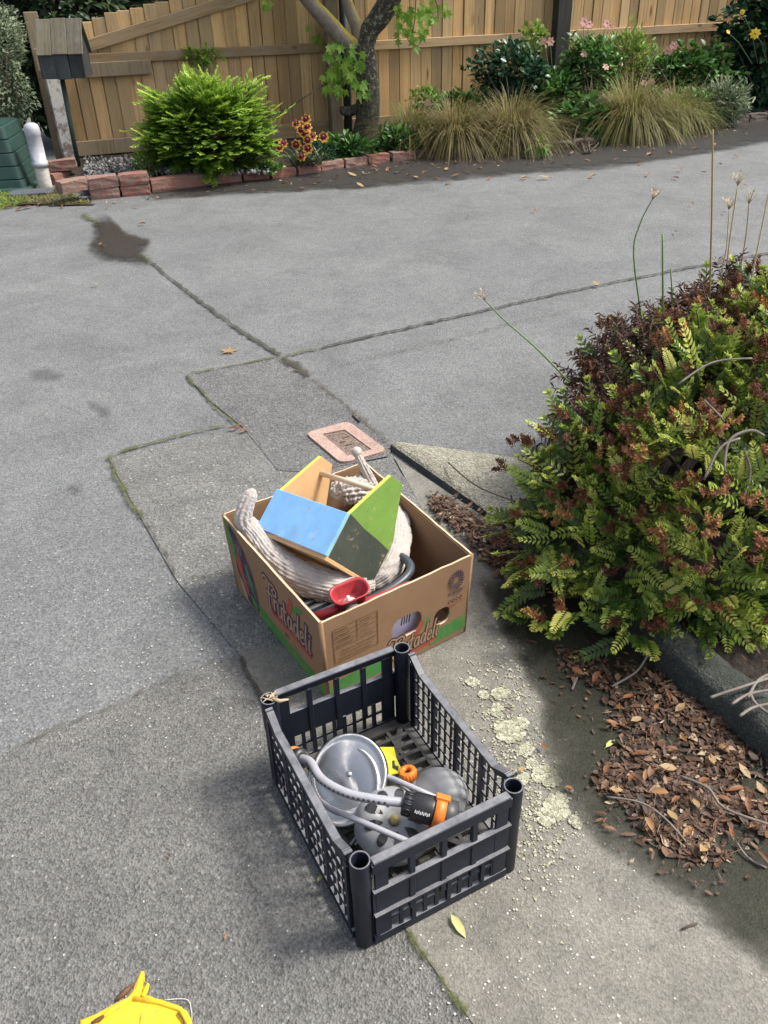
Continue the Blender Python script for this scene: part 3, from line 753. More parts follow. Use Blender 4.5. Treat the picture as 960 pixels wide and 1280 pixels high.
mb = MB(); stems(mb, (0, .1, -.05), [JC + Vector((dirn().x*jr.x, dirn().y*jr.y, U(-.4, .6)*jr.z))*.7 for _ in range(24)], .016, 0); mb.build('stem', TWIG, jn)
bushy('small_conifer', 'little yellow green groundcover at the foot of the juniper by the long brick', 'shrub', G(182, 220, .07), G(183, 206, .15), (.13, .1, .12), 420, .05, .012, JUN, .4, .3, .1, 5)
bushy('vine_sprig', 'fresh green vine sprig climbing the fence above the juniper', 'vine', G(255, 190, .06), FP(250, 68) + FNRM*.1, (.22, .06, .09), 150, .06, .03, MAPLE, .1, .1, .3, 8, None, .004)

# ------------------------------------------------------------------ tree with limbs and maple leaves
BARK, n_, l_, bb = nt('lichen_bark'); co = coord(n_)
bs = mixc(n_, l_, ramp(n_, l_, noise(n_, l_, co, 9, 7, .7), [(.35, 0.0), (.65, 1.0)]), (.030, .027, .024), (.105, .09, .07))
sep = n_.new('ShaderNodeSeparateXYZ'); l_.new(co, sep.inputs[0])
hm = ramp(n_, l_, sep.outputs[2], [(.05, .2), (.45, 1.0)])
lm = ramp(n_, l_, noise(n_, l_, co, 26, 6, .8), [(.52, 0.0), (.60, .85)])
mm = n_.new('ShaderNodeMath'); mm.operation = 'MULTIPLY'; l_.new(hm, mm.inputs[0]); l_.new(lm, mm.inputs[1])
bs = mixc(n_, l_, mm.outputs[0], bs, (.36, .35, .22))
l_.new(bs, bb.inputs['Base Color']); bb.inputs['Roughness'].default_value = .95; bump(n_, l_, bb, noise(n_, l_, co, 30, 8, .75), 1.0, .03)
LIMB, n_, l_, bb = nt('mossy_limb_bark'); co = coord(n_); ge = n_.new('ShaderNodeNewGeometry'); sp = n_.new('ShaderNodeSeparateXYZ'); l_.new(ge.outputs['Normal'], sp.inputs[0])
bs = mixc(n_, l_, ramp(n_, l_, noise(n_, l_, co, 14, 7, .7), [(.35, 0.0), (.65, 1.0)]), (.19, .15, .12), (.27, .23, .19))
ad = n_.new('ShaderNodeMath'); ad.operation = 'MULTIPLY_ADD'; l_.new(noise(n_, l_, co, 12, 5, .7), ad.inputs[0]); ad.inputs[1].default_value = .8; l_.new(sp.outputs[2], ad.inputs[2])
bs = mixc(n_, l_, ramp(n_, l_, ad.outputs[0], [(.62, 0.0), (.86, .9)]), bs, (.30, .25, .025))
l_.new(bs, bb.inputs['Base Color']); bb.inputs['Roughness'].default_value = .95; bump(n_, l_, bb, noise(n_, l_, co, 40, 8, .7), .7, .02)
TY = G(458, 172, .06).y
tree = thing('garden_tree', 'small tree with dark lichened trunk and mossy limbs in front of the fence', 'tree', G(458, 172, .06))
def T(px_, py_, dy=0): return rel(tree, AY(px_, py_, TY + dy))
def knob(k, i): return 1 + .10*mnoise.noise(Vector((k*.9, i*.45, 2)))
def smooth_path(P, n=5):
    P = [Vector(p) for p in P]; out = []
    for i in range(len(P)-1):
        p0, p1, p2, p3 = P[max(0, i-1)], P[i], P[i+1], P[min(len(P)-1, i+2)]
        for k in range(n):
            u = k/n; out.append(.5*((2*p1)+(p2-p0)*u+(2*p0-5*p1+4*p2-p3)*u*u+(3*p1-p0-3*p2+p3)*u**3))
    out.append(P[-1]); return out
def lerp_r(R, n=5):
    out = []
    for a, b_ in zip(R, R[1:]): out += [a + (b_-a)*k/n for k in range(n)]
    return out + [R[-1]]
pth = [T(454, 182), T(456, 172), T(459, 150), T(460, 115), T(456, 80), T(452, 55)]
mb = MB(); mb.tube(smooth_path(pth), lerp_r([.17, .142, .124, .115, .12, .128]), 14, prof=knob); mb.build('trunk', BARK, tree)
l1 = [T(450, 62), T(432, 52, -.05), T(408, 25, -.12), T(385, 0, -.2), T(345, -55, -.3), T(300, -130, -.5)]
l2 = [T(450, 52), T(446, 35, .02), T(436, 8, .04), T(425, -30, .1), T(400, -110, .3)]
l3 = [T(454, 60), T(462, 38), T(480, 14), T(497, -18, -.1), T(530, -80, -.2), T(560, -150, -.3)]
mb = MB(); mb.tube(smooth_path(l1), lerp_r([.085, .082, .075, .068, .05, .03]), 10, prof=knob); mb.build('limb', LIMB, tree)
mb = MB(); mb.tube(smooth_path(l2), lerp_r([.07, .06, .052, .045, .03]), 10, prof=knob); mb.build('limb', LIMB, tree)
mb = MB(); mb.tube(smooth_path(l3), lerp_r([.10, .092, .10, .09, .06, .03]), 10, prof=knob); mb.build('limb', BARK, tree)
mb = MB(); mb.tube(smooth_path([T(449, 135), T(434, 140, -.02), T(428, 137, -.1)], 3), [.05]*4 + [.045]*2 + [.035], 8); mb.build('cut_stub', BARK, tree)
# five-lobed leaf, shared
def maple_mesh(seed, tint):
    r2 = random.Random(seed); b = MB(); pts = []
    lob = [(-150, .35), (-115, .62), (-88, .38), (-58, .88), (-30, .45), (0, 1.0), (30, .45), (58, .88), (88, .38), (115, .62), (150, .35)]
    for a_, r_ in lob:
        t = math.radians(a_); r_ *= r2.uniform(.88, 1.1)
        pts.append(Vector((math.sin(t)*r_*.6, math.cos(t)*r_*.6 + .25, -.22*r_*r_*(.5+.5*abs(math.sin(t))))))
    b.add([Vector((0, .18, .03))] + pts + [Vector((0, -.05, 0))], [(0, i+2, i+1) for i in range(len(pts)-1)] + [(0, 1, len(pts)+1), (0, len(pts)+1, len(pts))], 0, False, tint)
    b.tube([(0, .02, 0), (0, -.35, .05), (0, -.6, .16)], .012, 4, 0)
    return b.mesh('leaf', MAPLE)
mapl = [maple_mesh(k, t) for k, t in enumerate((.25, .45, .6, .75, .9, .5))]
def hang_leaves(pts, s0=.055, s1=.085):
    for p in pts:
        put('leaf', mapl[rnd.randrange(6)], tree, p, (U(-2.1, -1.2), U(-.5, .5), U(-.7, .7) + math.pi*0), U(s0, s1))
def pts_in(box, n, dy=(-.25, .1)):
    return [T(U(box[0], box[2]), U(box[1], box[3]), U(*dy)) for _ in range(n)]
hang_leaves(pts_in((402, 52, 452, 74), 16, (-.45, -.15)) + pts_in((404, 74, 456, 92), 26, (-.45, -.15)) + pts_in((402, 92, 452, 112), 24, (-.42, -.15)) + pts_in((442, 100, 462, 118), 6, (-.3, -.15)), .09, .14)
hang_leaves(pts_in((494, 2, 536, 30), 26) + pts_in((494, 28, 530, 58), 14) + pts_in((536, 0, 560, 24), 10) + pts_in((526, 34, 536, 55), 3), .08, .13)
hang_leaves(pts_in((384, 30, 408, 52), 6, (.1, .25)) + pts_in((320, -2, 340, 8), 4, (-.2, 0)), .07, .11)
for (a, r_) in ((T(420, 60, -.2), T(428, 110, -.3)), (T(520, -5), T(512, 55)), (T(540, -10), T(548, 24))):
    mb = MB(); mb.tube([a, (a+r_)/2 + Vector((.02, 0, 0)), r_], [.006, .005, .003], 5); mb.build('twig', TWIG, tree)
# crown above the frame
mb = MB()
for c_, r_ in ((T(330, -150, -.5), (.9, .8, .45)), (T(430, -190, .2), (.8, .8, .5)), (T(590, -190, -.3), (1.0, .8, .5))):
    bush_mesh(mb, c_, r_, 420, .11, .10, -.3, .2, .3)
f = mb.build('crown', MAPLE, tree); f['kind'] = 'stuff'
# dark drainpipe-like post between the fence post and the trunk
mb = MB(); mb.tube([(0, 0, 0), (0, 0, 1.3)], .042, 12); o = mb.build('green_pipe', GRNPOLE, None, G(436, 165, .08)); tag(o, 'dark green upright pipe between the tree trunk and the fence post', 'pipe')
mb = MB(); mb.tube([Vector(FP(300, 155)) + FNRM*.25, Vector(FP(350, 135)) + FNRM*.16, Vector(FP(405, 103)) + FNRM*.10], [.008, .008, .006], 6); tag(mb.build('garden_cane', TWIG), 'thin dark cane leaning against the fence behind the orange flowers', 'cane')

# ------------------------------------------------------------------ planting along the fence
def tussock(label, base, n, L, spread, green):
    t = thing('tussock_grass', label, 'grass', base, 0, 'tussock grasses in the fence bed'); mb = MB()
    for _ in range(n):
        a = U(0, 6.28); rr_ = U(0, .10); el = U(.75, 1.45); d = Vector((math.cos(a)*math.cos(el)*spread, math.sin(a)*math.cos(el)*spread*.8, math.sin(el)))
        LL = L*U(.55, 1.15)
        mb.blade(Vector((math.cos(a)*rr_, math.sin(a)*rr_, -.02)), d, LL, U(.005, .010), U(.45, 1.25), 6, 0, min(1, max(0, green + U(-.32, .32))))
    f = mb.build('blades', TUSS, t); f['kind'] = 'stuff'; return t
tussock('straw coloured tussock grass beside the tree trunk', G(512, 182, .06), 1900, .85, 1.0, .62)
tussock('straw tussock grass spilling over the brick edge below the dark rose leaves', G(568, 184, .06), 3200, .92, 1.1, .36)
tussock('straw and green tussock grass beside the dark fence post foot', G(638, 180, .06), 3200, .98, 1.1, .42)
tussock('tall greenish tussock grass below the pink flowers', G(785, 166, .06), 3300, 1.1, 1.05, .55)
tussock('small straw tussock among the leafy plants near the grey leaved shrub', G(840, 158, .06), 2000, .9, 1.0, .68)
bushy('rose_bush', 'dark blue green leaved rose bush against the fence', 'bush', G(640, 165, .06), AY(638, 92, 9.55), (.52, .28, .34), 1900, .06, .042, ROSEL, .2, .3, .3, 16)
bushy('lime_leaf_plant', 'yellow green leafy shoot beside the dark fence post', 'plant', G(672, 160, .06), AY(668, 47, 9.75), (.16, .12, .20), 150, .07, .045, LIMEL, .3, .2, .3, 7)
bushy('anemone_plant', 'tall leafy clump with pink blooms beside the dark fence post', 'plant', G(735, 165, .06), AY(735, 96, 9.7), (.40, .28, .52), 2200, .07, .046, GREENL, .2, .3, .35, 16)
bushy('anemone_plant', 'leafy green clump under the fence rail between tussock and yellow flowered bush', 'plant', G(855, 150, .06), AY(858, 100, 10.3), (.66, .34, .46), 2600, .075, .055, GREENL, .2, .35, .35, 18)
bushy('leafy_weed', 'bright green broad leaved plants at the bed edge between two tussocks', 'plant', G(718, 180, .06), AY(722, 158, 8.95), (.36, .24, .30), 700, .11, .07, GREENL, .4, .3, .4, 10)
bushy('leafy_weed', 'low frilly green weed overhanging the brick edge between the tussocks', 'plant', G(735, 186, .06), AY(735, 178, 8.75), (.34, .14, .13), 800, .05, .025, GREENL, .3, .2, .3, 6)
bushy('grey_leaved_shrub', 'small grey green narrow leaved shrub at the edge of the bed', 'shrub', G(902, 155, .06), AY(902, 130, 9.6), (.36, .24, .25), 1500, .085, .016, GREYL, .5, .3, .3, 10)
ybush = bushy('dark_flowering_bush', 'large dark green bush with a yellow bloom at the end of the fence', 'bush', G(960, 138, .06), AY(968, 62, 10.5), (.68, .5, 1.05), 4200, .10, .075, ROSEL, .1, .4, .35, 18, -.02)
bushy('leafy_weed', 'low green ground cover at the foot of the tree trunk', 'plant', G(430, 195, .06), G(425, 186, .14), (.42, .18, .13), 800, .06, .035, GREENL, .5, .2, .3, 8)
bushy('leafy_weed', 'blue green feathery weed between orange flowers and tree trunk', 'plant', G(398, 200, .06), G(400, 194, .12), (.17, .1, .11), 340, .045, .018, ROSEL, .5, .2, .3, 5)
bushy('leafy_weed', 'small leafy plants between the tree trunk and the first tussock', 'plant', G(500, 190, .06), G(498, 178, .14), (.28, .16, .16), 400, .07, .045, GREENL, .5, .2, .3, 6)
bushy('leafy_weed', 'yellow green leafy shoot above the first tussock with one pink bloom', 'plant', G(528, 185, .06), AY(532, 126, 9.0), (.20, .12, .15), 200, .055, .04, LIMEL, .4, .2, .3, 6)
bushy('leafy_weed', 'tiny succulent rosettes among the gravel behind the bricks', 'plant', G(335, 215, .06), G(335, 211, .10), (.16, .06, .04), 130, .04, .02, GREENL, .7, .2, .1, 3)
bushy('leafy_weed', 'pale drooping leaves hanging over the brick edge', 'plant', G(676, 188, .06), G(676, 184, .10), (.10, .05, .06), 26, .10, .03, LIMEL, .2, .2, .8, 3)
bushy('leafy_weed', 'mid green fill of leaves between the tree trunk and the rose bush', 'plant', G(575, 172, .06), AY(575, 135, 9.45), (.45, .2, .22), 900, .06, .03, GREENL, .4, .3, .3, 8)
bushy('leafy_weed', 'mixed green leaves at the foot of the dark fence post', 'plant', G(690, 165, .06), AY(690, 125, 9.5), (.35, .22, .34), 1000, .07, .04, GREENL, .4, .3, .3, 8)
bushy('leafy_weed', 'tall yellow green stems behind the big tussock', 'plant', G(790, 150, .06), AY(785, 78, 10.1), (.42, .2, .42), 1100, .08, .022, LIMEL, .6, .3, .3, 12)
bushy('leafy_weed', 'green leaves between the small tussock and the grey leaved shrub', 'plant', G(862, 155, .06), AY(862, 135, 9.5), (.34, .2, .22), 800, .06, .03, GREENL, .4, .3, .3, 8)
# flowers
def flower_mesh(name, n, L, W, mats, cup=.25, eye=.25):
    b = MB()
    for k in range(n):
        a = 2*math.pi*k/n + U(-.1, .1); d = Vector((math.cos(a), math.sin(a), cup)); b.leaf((0, 0, 0), d, (0, 0, 1), L, W, .2, .15, 0, U(.3, .7))
    if len(mats) > 2:
        for k in range(n):
            a = 2*math.pi*k/n; b.leaf((0, 0, .006*L/.02), Vector((math.cos(a), math.sin(a), cup+.05)), (0, 0, 1), L*.72, W*.8, .2, .1, 2, .5)
    b.add([Vector((v.x, v.y, v.z*.6)) * eye * L + Vector((0, 0, .012*L/.02)) for v in IV], IF, 1, True, .5)
    return b.mesh(name, mats)
PINK = leafmat('pink_petal', [(0, (.45, .20, .20)), (.5, (.62, .34, .33)), (1, (.75, .55, .5))], .6, .3)
YELP = leafmat('yellow_petal', [(0, (.70, .45, .02)), (.5, (.85, .62, .04)), (1, (.9, .7, .1))], .5, .3)
ORAP = leafmat('orange_petal', [(0, (.75, .28, .04)), (.5, (.85, .45, .08)), (1, (.88, .62, .2))], .5, .3)
MARO = plain('maroon_centre', (.16, .012, .010), .6, (.08, .006, .006), 30)
OCHR = plain('ochre_centre', (.40, .28, .05), .8)
fp = flower_mesh('bloom', 6, .042, .030, [PINK, OCHR]); fy = flower_mesh('bloom', 8, .055, .034, [YELP, OCHR]); fo = flower_mesh('bloom', 7, .036, .030, [ORAP, MARO, MARO], .35, .35)
STEMG = plain('green_stem', (.07, .12, .035), .6, (.05, .09, .03), 20)
def blooms(t, me, lst, y, base, sc=1.0, lab=None):
    for (qx, qy) in lst:
        p = rel(t, AY(qx, qy, y + U(-.06, .06)))
        d = Vector((U(-.4, .4), -1, U(.1, .9)))
        o = put('bloom', me, t, p, d.to_track_quat('Z', 'Y').to_euler(), sc*U(.85, 1.15))
        m_ = MB(); b0 = Vector((p.x*.5 + U(-.05, .05), p.y + .12, base)); m_.tube([b0, (b0+p)/2 + Vector((U(-.03, .03), .03, .05)), p - d.normalized()*.006], [.005, .004, .003], 5); m_.build('stem', STEMG, t)
byname = {o['label']: o for o in COL.objects if 'label' in o}
an1 = byname['tall leafy clump with pink blooms beside the dark fence post']; an2 = byname['leafy green clump under the fence rail between tussock and yellow flowered bush']
blooms(an1, fp, [(730, 28), (736, 31), (758, 30), (762, 32), (757, 84), (730, 68), (688, 52), (680, 52)], 9.45, .1, 1.15)
blooms(an2, fp, [(835, 63), (842, 57), (805, 104), (814, 102), (833, 115), (858, 113), (857, 118)], 9.7, .1, 1.15)
blooms(byname['yellow green leafy shoot above the first tussock with one pink bloom'], fp, [(535, 128)], 8.85, .1, 1.0)
blooms(ybush, fy, [(944, 42)], 9.95, .5, 1.1); blooms(ybush, fy, [(910, 40), (928, 15)], 9.95, .5, .5)
of = thing('daisy_plant', 'orange and maroon daisy like flowers behind the brick edging', 'flower', G(382, 210, .06))
mb = MB()
for _ in range(170):
    a = U(0, 6.28); d = Vector((math.cos(a)*.7, math.sin(a)*.5, U(.4, 1.3)))
    mb.leaf((U(-.13, .13), U(-.05, .06), U(0, .06)), d, (0, 0, 1), U(.08, .17), U(.012, .022), .2, .35, 0, U(0, .8))
mb.build('foliage', GREYL, of)['kind'] = 'stuff'
oy = G(382, 210, .06).y
blooms(of, fo, [(371, 156), (383, 150), (376, 163), (384, 160), (381, 167), (390, 171), (385, 175), (371, 181), (385, 186), (405, 172), (354, 180), (350, 185), (377, 197)], oy - .02, .02, 1.3)
# ------------------------------------------------------------------ cardboard fruit box
def cardmat(name, c1, c2):
    m, n, l, b = nt(name); co = coord(n)
    base = mixc(n, l, ramp(n, l, noise(n, l, co, 7, 6, .6), [(.3, 0.0), (.7, 1.0)]), c1, c2)
    base = mixc(n, l, ramp(n, l, noise(n, l, co, 420, 2, .5), [(.4, 0.0), (.65, .35)]), base, tuple(x*.72 for x in c1))
    l.new(base, b.inputs['Base Color']); b.inputs['Roughness'].default_value = .85; b.inputs['Specular IOR Level'].default_value = .25
    w = _n(n, 'ShaderNodeTexNoise', Scale=18.0); l.new(co, w.inputs['Vector']); bump(n, l, b, w.outputs['Fac'], .12, .01)
    return m
CARD = cardmat('kraft_card', (.285, .172, .096), (.25, .148, .080)); CARDE = cardmat('kraft_card_edge', (.66, .50, .34), (.54, .39, .25)); CARDI = cardmat('kraft_card_inside', (.27, .165, .095), (.24, .145, .082))
def ink(name, c):
    m, n, l, b = nt(name); co = coord(n)
    w = mixc(n, l, ramp(n, l, noise(n, l, co, 26, 9, .75), [(.46, .06), (.66, .60)]), c, (.285, .172, .096))
    l.new(w, b.inputs['Base Color']); b.inputs['Roughness'].default_value = .8; b.inputs['Specular IOR Level'].default_value = .2; return m
PURP = ink('purple_ink', (.045, .022, .085)); GREENI = ink('green_ink', (.035, .22, .05)); REDI = ink('red_ink', (.38, .045, .035)); NAVYI = ink('navy_ink', (.025, .022, .07)); BLACKI = ink('black_ink', (.028, .02, .022)); TANI = ink('tan_ink', (.36, .24, .15)); BROWNI = ink('brown_ink', (.09, .045, .025))
BH = .247
tb = dict(bl=G(277, 643, BH), br=G(456, 577, BH), fr=G(592, 693, BH), fl=G(400, 780, BH))
tb['fr'] = tb['fl'] + (tb['fr'] - tb['fl'])
tcen = sum(tb.values(), Vector())/4
_m = dict(bl=G(297, 737, .008), fr=G(592, 791, .008), fl=G(400, 871, .008))      # lower corners seen in the photograph
_pa = sum(((_m[k] - _m['fl']).length for k in ('bl', 'fr'))) / sum(((tb[k] - tb['fl']).length for k in ('bl', 'fr')))
_sh = sum(((_m[k] - (tcen + (tb[k] - tcen)*_pa)) for k in _m), Vector())/3
bb0 = {k: tcen + (tb[k] - tcen)*_pa + _sh for k in tb}
for k in bb0: bb0[k].z = .008
ctr = sum(bb0.values(), Vector())/4; ctr.z = 0
box = thing('cardboard_box', 'open brown cardboard fruit box with green stripe and purple lettering, filled with odds and ends', 'box', ctr)
CT = .005
def wallfn(a, b_):
    A, B, C, D = [rel(box, x) for x in (bb0[a], bb0[b_], tb[b_], tb[a])]
    n = ((B-A).cross(D-A)).normalized()
    return lambda u, v, o: (A*(1-u)+B*u)*(1-v) + (D*(1-u)+C*u)*v + n*o
def roundhole(cu, cv, ru, rv, wu, n=8):
    """stadium shaped hole in wall coordinates"""
    o = []
    for k in range(n+1): a = -math.pi/2 + math.pi*k/n; o.append((cu + wu + ru*math.cos(a), cv + rv*math.sin(a)))
    for k in range(n+1): a = math.pi/2 + math.pi*k/n; o.append((cu - wu + ru*math.cos(a), cv + rv*math.sin(a)))
    return o
top = [(1 - k/14, 1 + U(-.006, .006) if 0 < k < 14 else 1) for k in range(15)]
holes = {('fl', 'fr'): [roundhole(.545, .475, .058, .135, .05), roundhole(.80, .375, .045, .105, .018)]}
WALLS = {}
for (a, b_) in (('bl', 'fl'), ('fl', 'fr'), ('fr', 'br'), ('br', 'bl')):
    fn = wallfn(a, b_); mb = MB()
    e = .012
    out = [(e, 0), (1-e, 0)] + [(e + p[0]*(1-2*e), p[1]) for p in top]
    mb.plate(out, holes.get((a, b_), []), lambda u, v, o: fn(u, v, o - CT), CT, 0, 1)
    # inner liner, a shade darker, just inside the outer board
    mb.plate([(.02, .02), (.98, .02), (.98, .985), (.02, .985)], holes.get((a, b_), []), lambda u, v, o: fn(u, v, o - CT - .003), .0015, 2)
    WALLS[(a, b_)] = mb.build('wall', [CARD, CARDE, CARDI], box)
for k in ('bl', 'fl', 'fr', 'br'):
    mb = MB(); p0, p1 = rel(box, bb0[k]), rel(box, tb[k]); inn = (Vector((0, 0, p0.z)) - p0).normalized()*.006
    mb.tube([p0 + inn, p1 + (Vector((0, 0, p1.z)) - p1).normalized()*.006], .0062, 8); mb.build('corner_fold', CARD, box)
mb = MB(); q = [rel(box, bb0[k]) for k in ('bl', 'fl', 'fr', 'br')]; cc = sum(q, Vector())/4
q = [cc + (p-cc)*.965 for p in q]; mb.add(q + [p + Vector((0, 0, .006)) for p in q], [(3, 2, 1, 0), (4, 5, 6, 7), (0, 1, 5, 4), (1, 2, 6, 5), (2, 3, 7, 6), (3, 0, 4, 7)]); mb.build('floor', CARDI, box)
# ---- print
class Print:
    def __init__(s, fn, sx, sy): s.fn = fn; s.sx = sx; s.sy = sy; s.lay = {}; s.k = 0
    def poly(s, mat, pts, off=.0006):
        mb = s.lay.setdefault(mat.name, (mat, MB()))[1]; s.k += 1; off += s.k*.000012
        P2 = [Vector((p[0], p[1], 0)) for p in pts]; tr = tessellate_polygon([P2]); fs = []
        for t in tr:
            if (P2[t[1]]-P2[t[0]]).cross(P2[t[2]]-P2[t[0]]).z < 0: t = (t[0], t[2], t[1])
            fs.append(tuple(t))
        mb.add([s.fn(p[0], p[1], off) for p in pts], fs)
    def stroke(s, mat, pts, w, off=.0006, taper=False, mapf=None):
        mb = s.lay.setdefault(mat.name, (mat, MB()))[1]; s.k += 1; off += s.k*.000012
        P = smooth_path([Vector((p[0], p[1], 0)) for p in pts], 4) if len(pts) > 2 else [Vector((p[0], p[1], 0)) for p in pts]
        L = []; N = len(P)
        for i, p in enumerate(P):
            t = (P[min(i+1, N-1)] - P[max(i-1, 0)]).normalized(); n = Vector((-t.y, t.x, 0)); ww = w*.5*(1 - .75*abs(2*i/(N-1)-1)**2 if taper else 1)
            if i == 0: p = p - t*w*.3
            if i == N-1: p = p + t*w*.3
            L += [p + n*ww, p - n*ww]
        mp = mapf or (lambda x, y: (x, y))
        mb.add([s.fn(*mp(p.x, p.y), off) for p in L], [(2*i, 2*i+1, 2*i+3, 2*i+2) for i in range(N-1)])
    def done(s, name, parent):
        parent = WALLS[parent]
        for m, mb in s.lay.values(): mb.build(name, m, parent)['kind'] = 'stuff'
LET = [[(-.12, .98), (.02, 1.12), (.3, 1.02), (.55, 1.04), (.72, .92), (.7, .72), (.55, .68), (.46, .8), (.56, .9)],
 [(.30, 1.0), (.22, .55), (.2, .1), (.28, -.06)], [(.1, .52), (.3, .56), (.46, .55)],
 [(.56, .52), (.54, .02)], [(.54, .32), (.62, .48), (.73, .5)],
 [(.82, .52), (.80, .14), (.88, .0), (1.0, .14), (1.04, .52)], [(1.04, .52), (1.04, .02)],
 [(1.24, .86), (1.20, .12), (1.30, 0)], [(1.10, .55), (1.36, .57)],
 [(1.64, .46), (1.52, .52), (1.42, .26), (1.48, .02), (1.60, .1), (1.66, .5)], [(1.66, .5), (1.68, .0)],
 [(2.02, .46), (1.90, .52), (1.80, .26), (1.86, .02), (1.98, .1), (2.05, .5)], [(2.10, 1.02), (2.05, .5), (2.07, .0)],
 [(2.20, .24), (2.36, .32), (2.34, .5), (2.24, .48), (2.19, .2), (2.27, 0), (2.40, .1)],
 [(2.56, 1.0), (2.50, .14), (2.58, 0)], [(2.74, .52), (2.70, .12), (2.78, 0)], [(2.77, .72), (2.775, .74)]]
def logo(pr, u0, v0, su, sv, rise=0.0, dark=PURP, light=TANI, under=True):
    mapf = lambda x, y: (u0 + (x + .12*y)*su, v0 + y*sv + x*rise)
    if under:
        pr.stroke(REDI, [(.35, -.20), (1.4, -.20), (2.75, -.16)], .16, mapf=mapf); pr.stroke(dark, [(.30, -.08), (1.4, -.09), (2.85, -.05)], .07, mapf=mapf)
    pr.stroke(REDI, [(1.46, .70), (1.60, .95), (1.66, 1.22)], .26, taper=False, mapf=mapf); pr.stroke(GREENI, [(1.8, .95), (2.0, 1.15), (2.3, 1.3)], .22, taper=True, mapf=mapf)
    for s_ in LET: pr.stroke(dark, s_, .21, mapf=mapf)
    for s_ in LET: pr.stroke(light, s_, .085, .0010, mapf=mapf)
fnL = wallfn('bl', 'fl'); pr = Print(fnL, 1, 1)
pr.poly(GREENI, [(.30, .012), (.985, .012), (.985, .17), (.60, .16), (.34, .19), (.30, .20)])
# emblem with leaf and fruit
el = lambda cu, cv, ru, rv, a0=0, a1=360, n=28: [(cu + ru*math.cos(math.radians(a0+(a1-a0)*k/n)), cv + rv*math.sin(math.radians(a0+(a1-a0)*k/n))) for k in range(n)]
pr.poly(NAVYI, [(.07, .97), (.14, .93), (.22, .80), (.28, .60), (.305, .36), (.30, .14), (.28, .03), (.20, .03), (.13, .10), (.08, .35), (.06, .7)])
pr.poly(GREENI, [(.018, .96), (.05, .93), (.085, .80), (.095, .62), (.08, .45), (.05, .52), (.03, .70)])
pr.poly(REDI, el(.125, .50, .032, .13)); pr.poly(REDI, [(.12, .45), (.155, .40), (.185, .22), (.175, .12), (.14, .2)])
pr.poly(GREENI, [(.19, .60), (.225, .55), (.255, .40), (.265, .24), (.24, .28), (.21, .42)]); pr.poly(TANI, [(.085, .30), (.12, .26), (.15, .12), (.15, .03), (.12, .03), (.09, .14)]); pr.poly(GREENI, [(.20, .22), (.265, .16), (.275, .05), (.22, .06)])
for k in range(6):
    a = math.radians(60 + 30*k - 20); pr.stroke(TANI, [(.14 + .02*math.cos(a), .62 + .05*math.sin(a)), (.14 + .05*math.cos(a), .62 + .16*math.sin(a))], .004)
logo(pr, .43, .42, .160, .34, -.0)
pr.stroke(BROWNI, el(.62, .235, .016, .035)[:20], .008); pr.stroke(CARDE if False else TANI, [(.68, .21), (.74, .19)], .02)
pr.done('print', ('bl', 'fl'))
fnF = wallfn('fl', 'fr'); pr = Print(fnF, 1, 1)
pr.poly(GREENI, [(.012, .03), (.30, .03), (.30, .22), (.12, .20), (.012, .19)]); pr.poly(GREENI, [(.30, .03), (.42, .03), (.42, .21), (.30, .22)]); pr.poly(GREENI, [(.72, .05), (.99, .07), (.99, .27), (.86, .235), (.70, .215)])
logo(pr, .42, .12, .125, .235, .012, BLACKI, TANI, True)
# table block
tx0, tx1, ty0, ty1 = .065, .345, .43, .85
for a, b_ in (((tx0, ty0), (tx1, ty0)), ((tx1, ty0), (tx1, ty1)), ((tx1, ty1), (tx0, ty1)), ((tx0, ty1), (tx0, ty0))): pr.stroke(BROWNI, [a, b_], .005)
for r_ in range(1, 5): y = ty1 - (ty1-ty0)*r_*.145; pr.stroke(BROWNI, [(tx0, y), (tx1, y)], .004)
pr.stroke(BROWNI, [(.215, ty1), (.215, ty1-(ty1-ty0)*.58)], .004)
def scribble(y, x0, x1, w=.012):
    x = x0
    while x < x1:
        L = U(.006, .020); pr.stroke(BROWNI, [(x, y + U(-.003, .003)), (min(x+L, x1), y + U(-.003, .003))], w*U(.6, 1)); x += L + .007
for r_ in range(4):
    y = ty1 - (ty1-ty0)*(r_*.145 + .075); scribble(y, .08, U(.14, .19)); scribble(y, .235, U(.28, .325), .009)
for r_ in range(3): scribble(ty0 + .035 + r_*.045, .09 + .01*r_, .30 + .015*r_, .010)
# sun wheel and text
for k in range(22):
    a = 2*math.pi*k/22; ru, rv = .058, .122
    p = lambda r_, da: (.885 + ru*r_*math.cos(a+da), .775 + rv*r_*math.sin(a+da)); pr.poly(NAVYI, [p(.30, 0), p(.65, .06), p(1.0, .20), p(.97, .36), p(.62, .21), p(.30, .15)])
pr.done('print', ('fl', 'fr'))
def textmesh(s, size):
    cu = bpy.data.curves.new('t', 'FONT'); cu.body = s; cu.size = 1; o = bpy.data.objects.new('t', cu); COL.objects.link(o)
    dg = bpy.context.evaluated_depsgraph_get(); me = bpy.data.meshes.new_from_object(o.evaluated_get(dg)); bpy.data.objects.remove(o); return me
def walltext(s, fn, u0, v0, u1, hv, mat, off=.0012):
    me = textmesh(s, 1); xs = [v.co.x for v in me.vertices]; x0, x1 = min(xs), max(xs)
    for v in me.vertices: v.co = fn(u0 + (v.co.x-x0)/(x1-x0)*(u1-u0), v0 + v.co.y*hv, off)
    me.materials.clear(); me.materials.append(mat); me.update(); return put('lettering', me, WALLS[('fl', 'fr')])
walltext('ecuador', fnF, .835, .605, .945, .085, NAVYI)
walltext('fruits', fnF, .865, .575, .92, .04, NAVYI, .0013)
pr = Print(fnF, 1, 1)
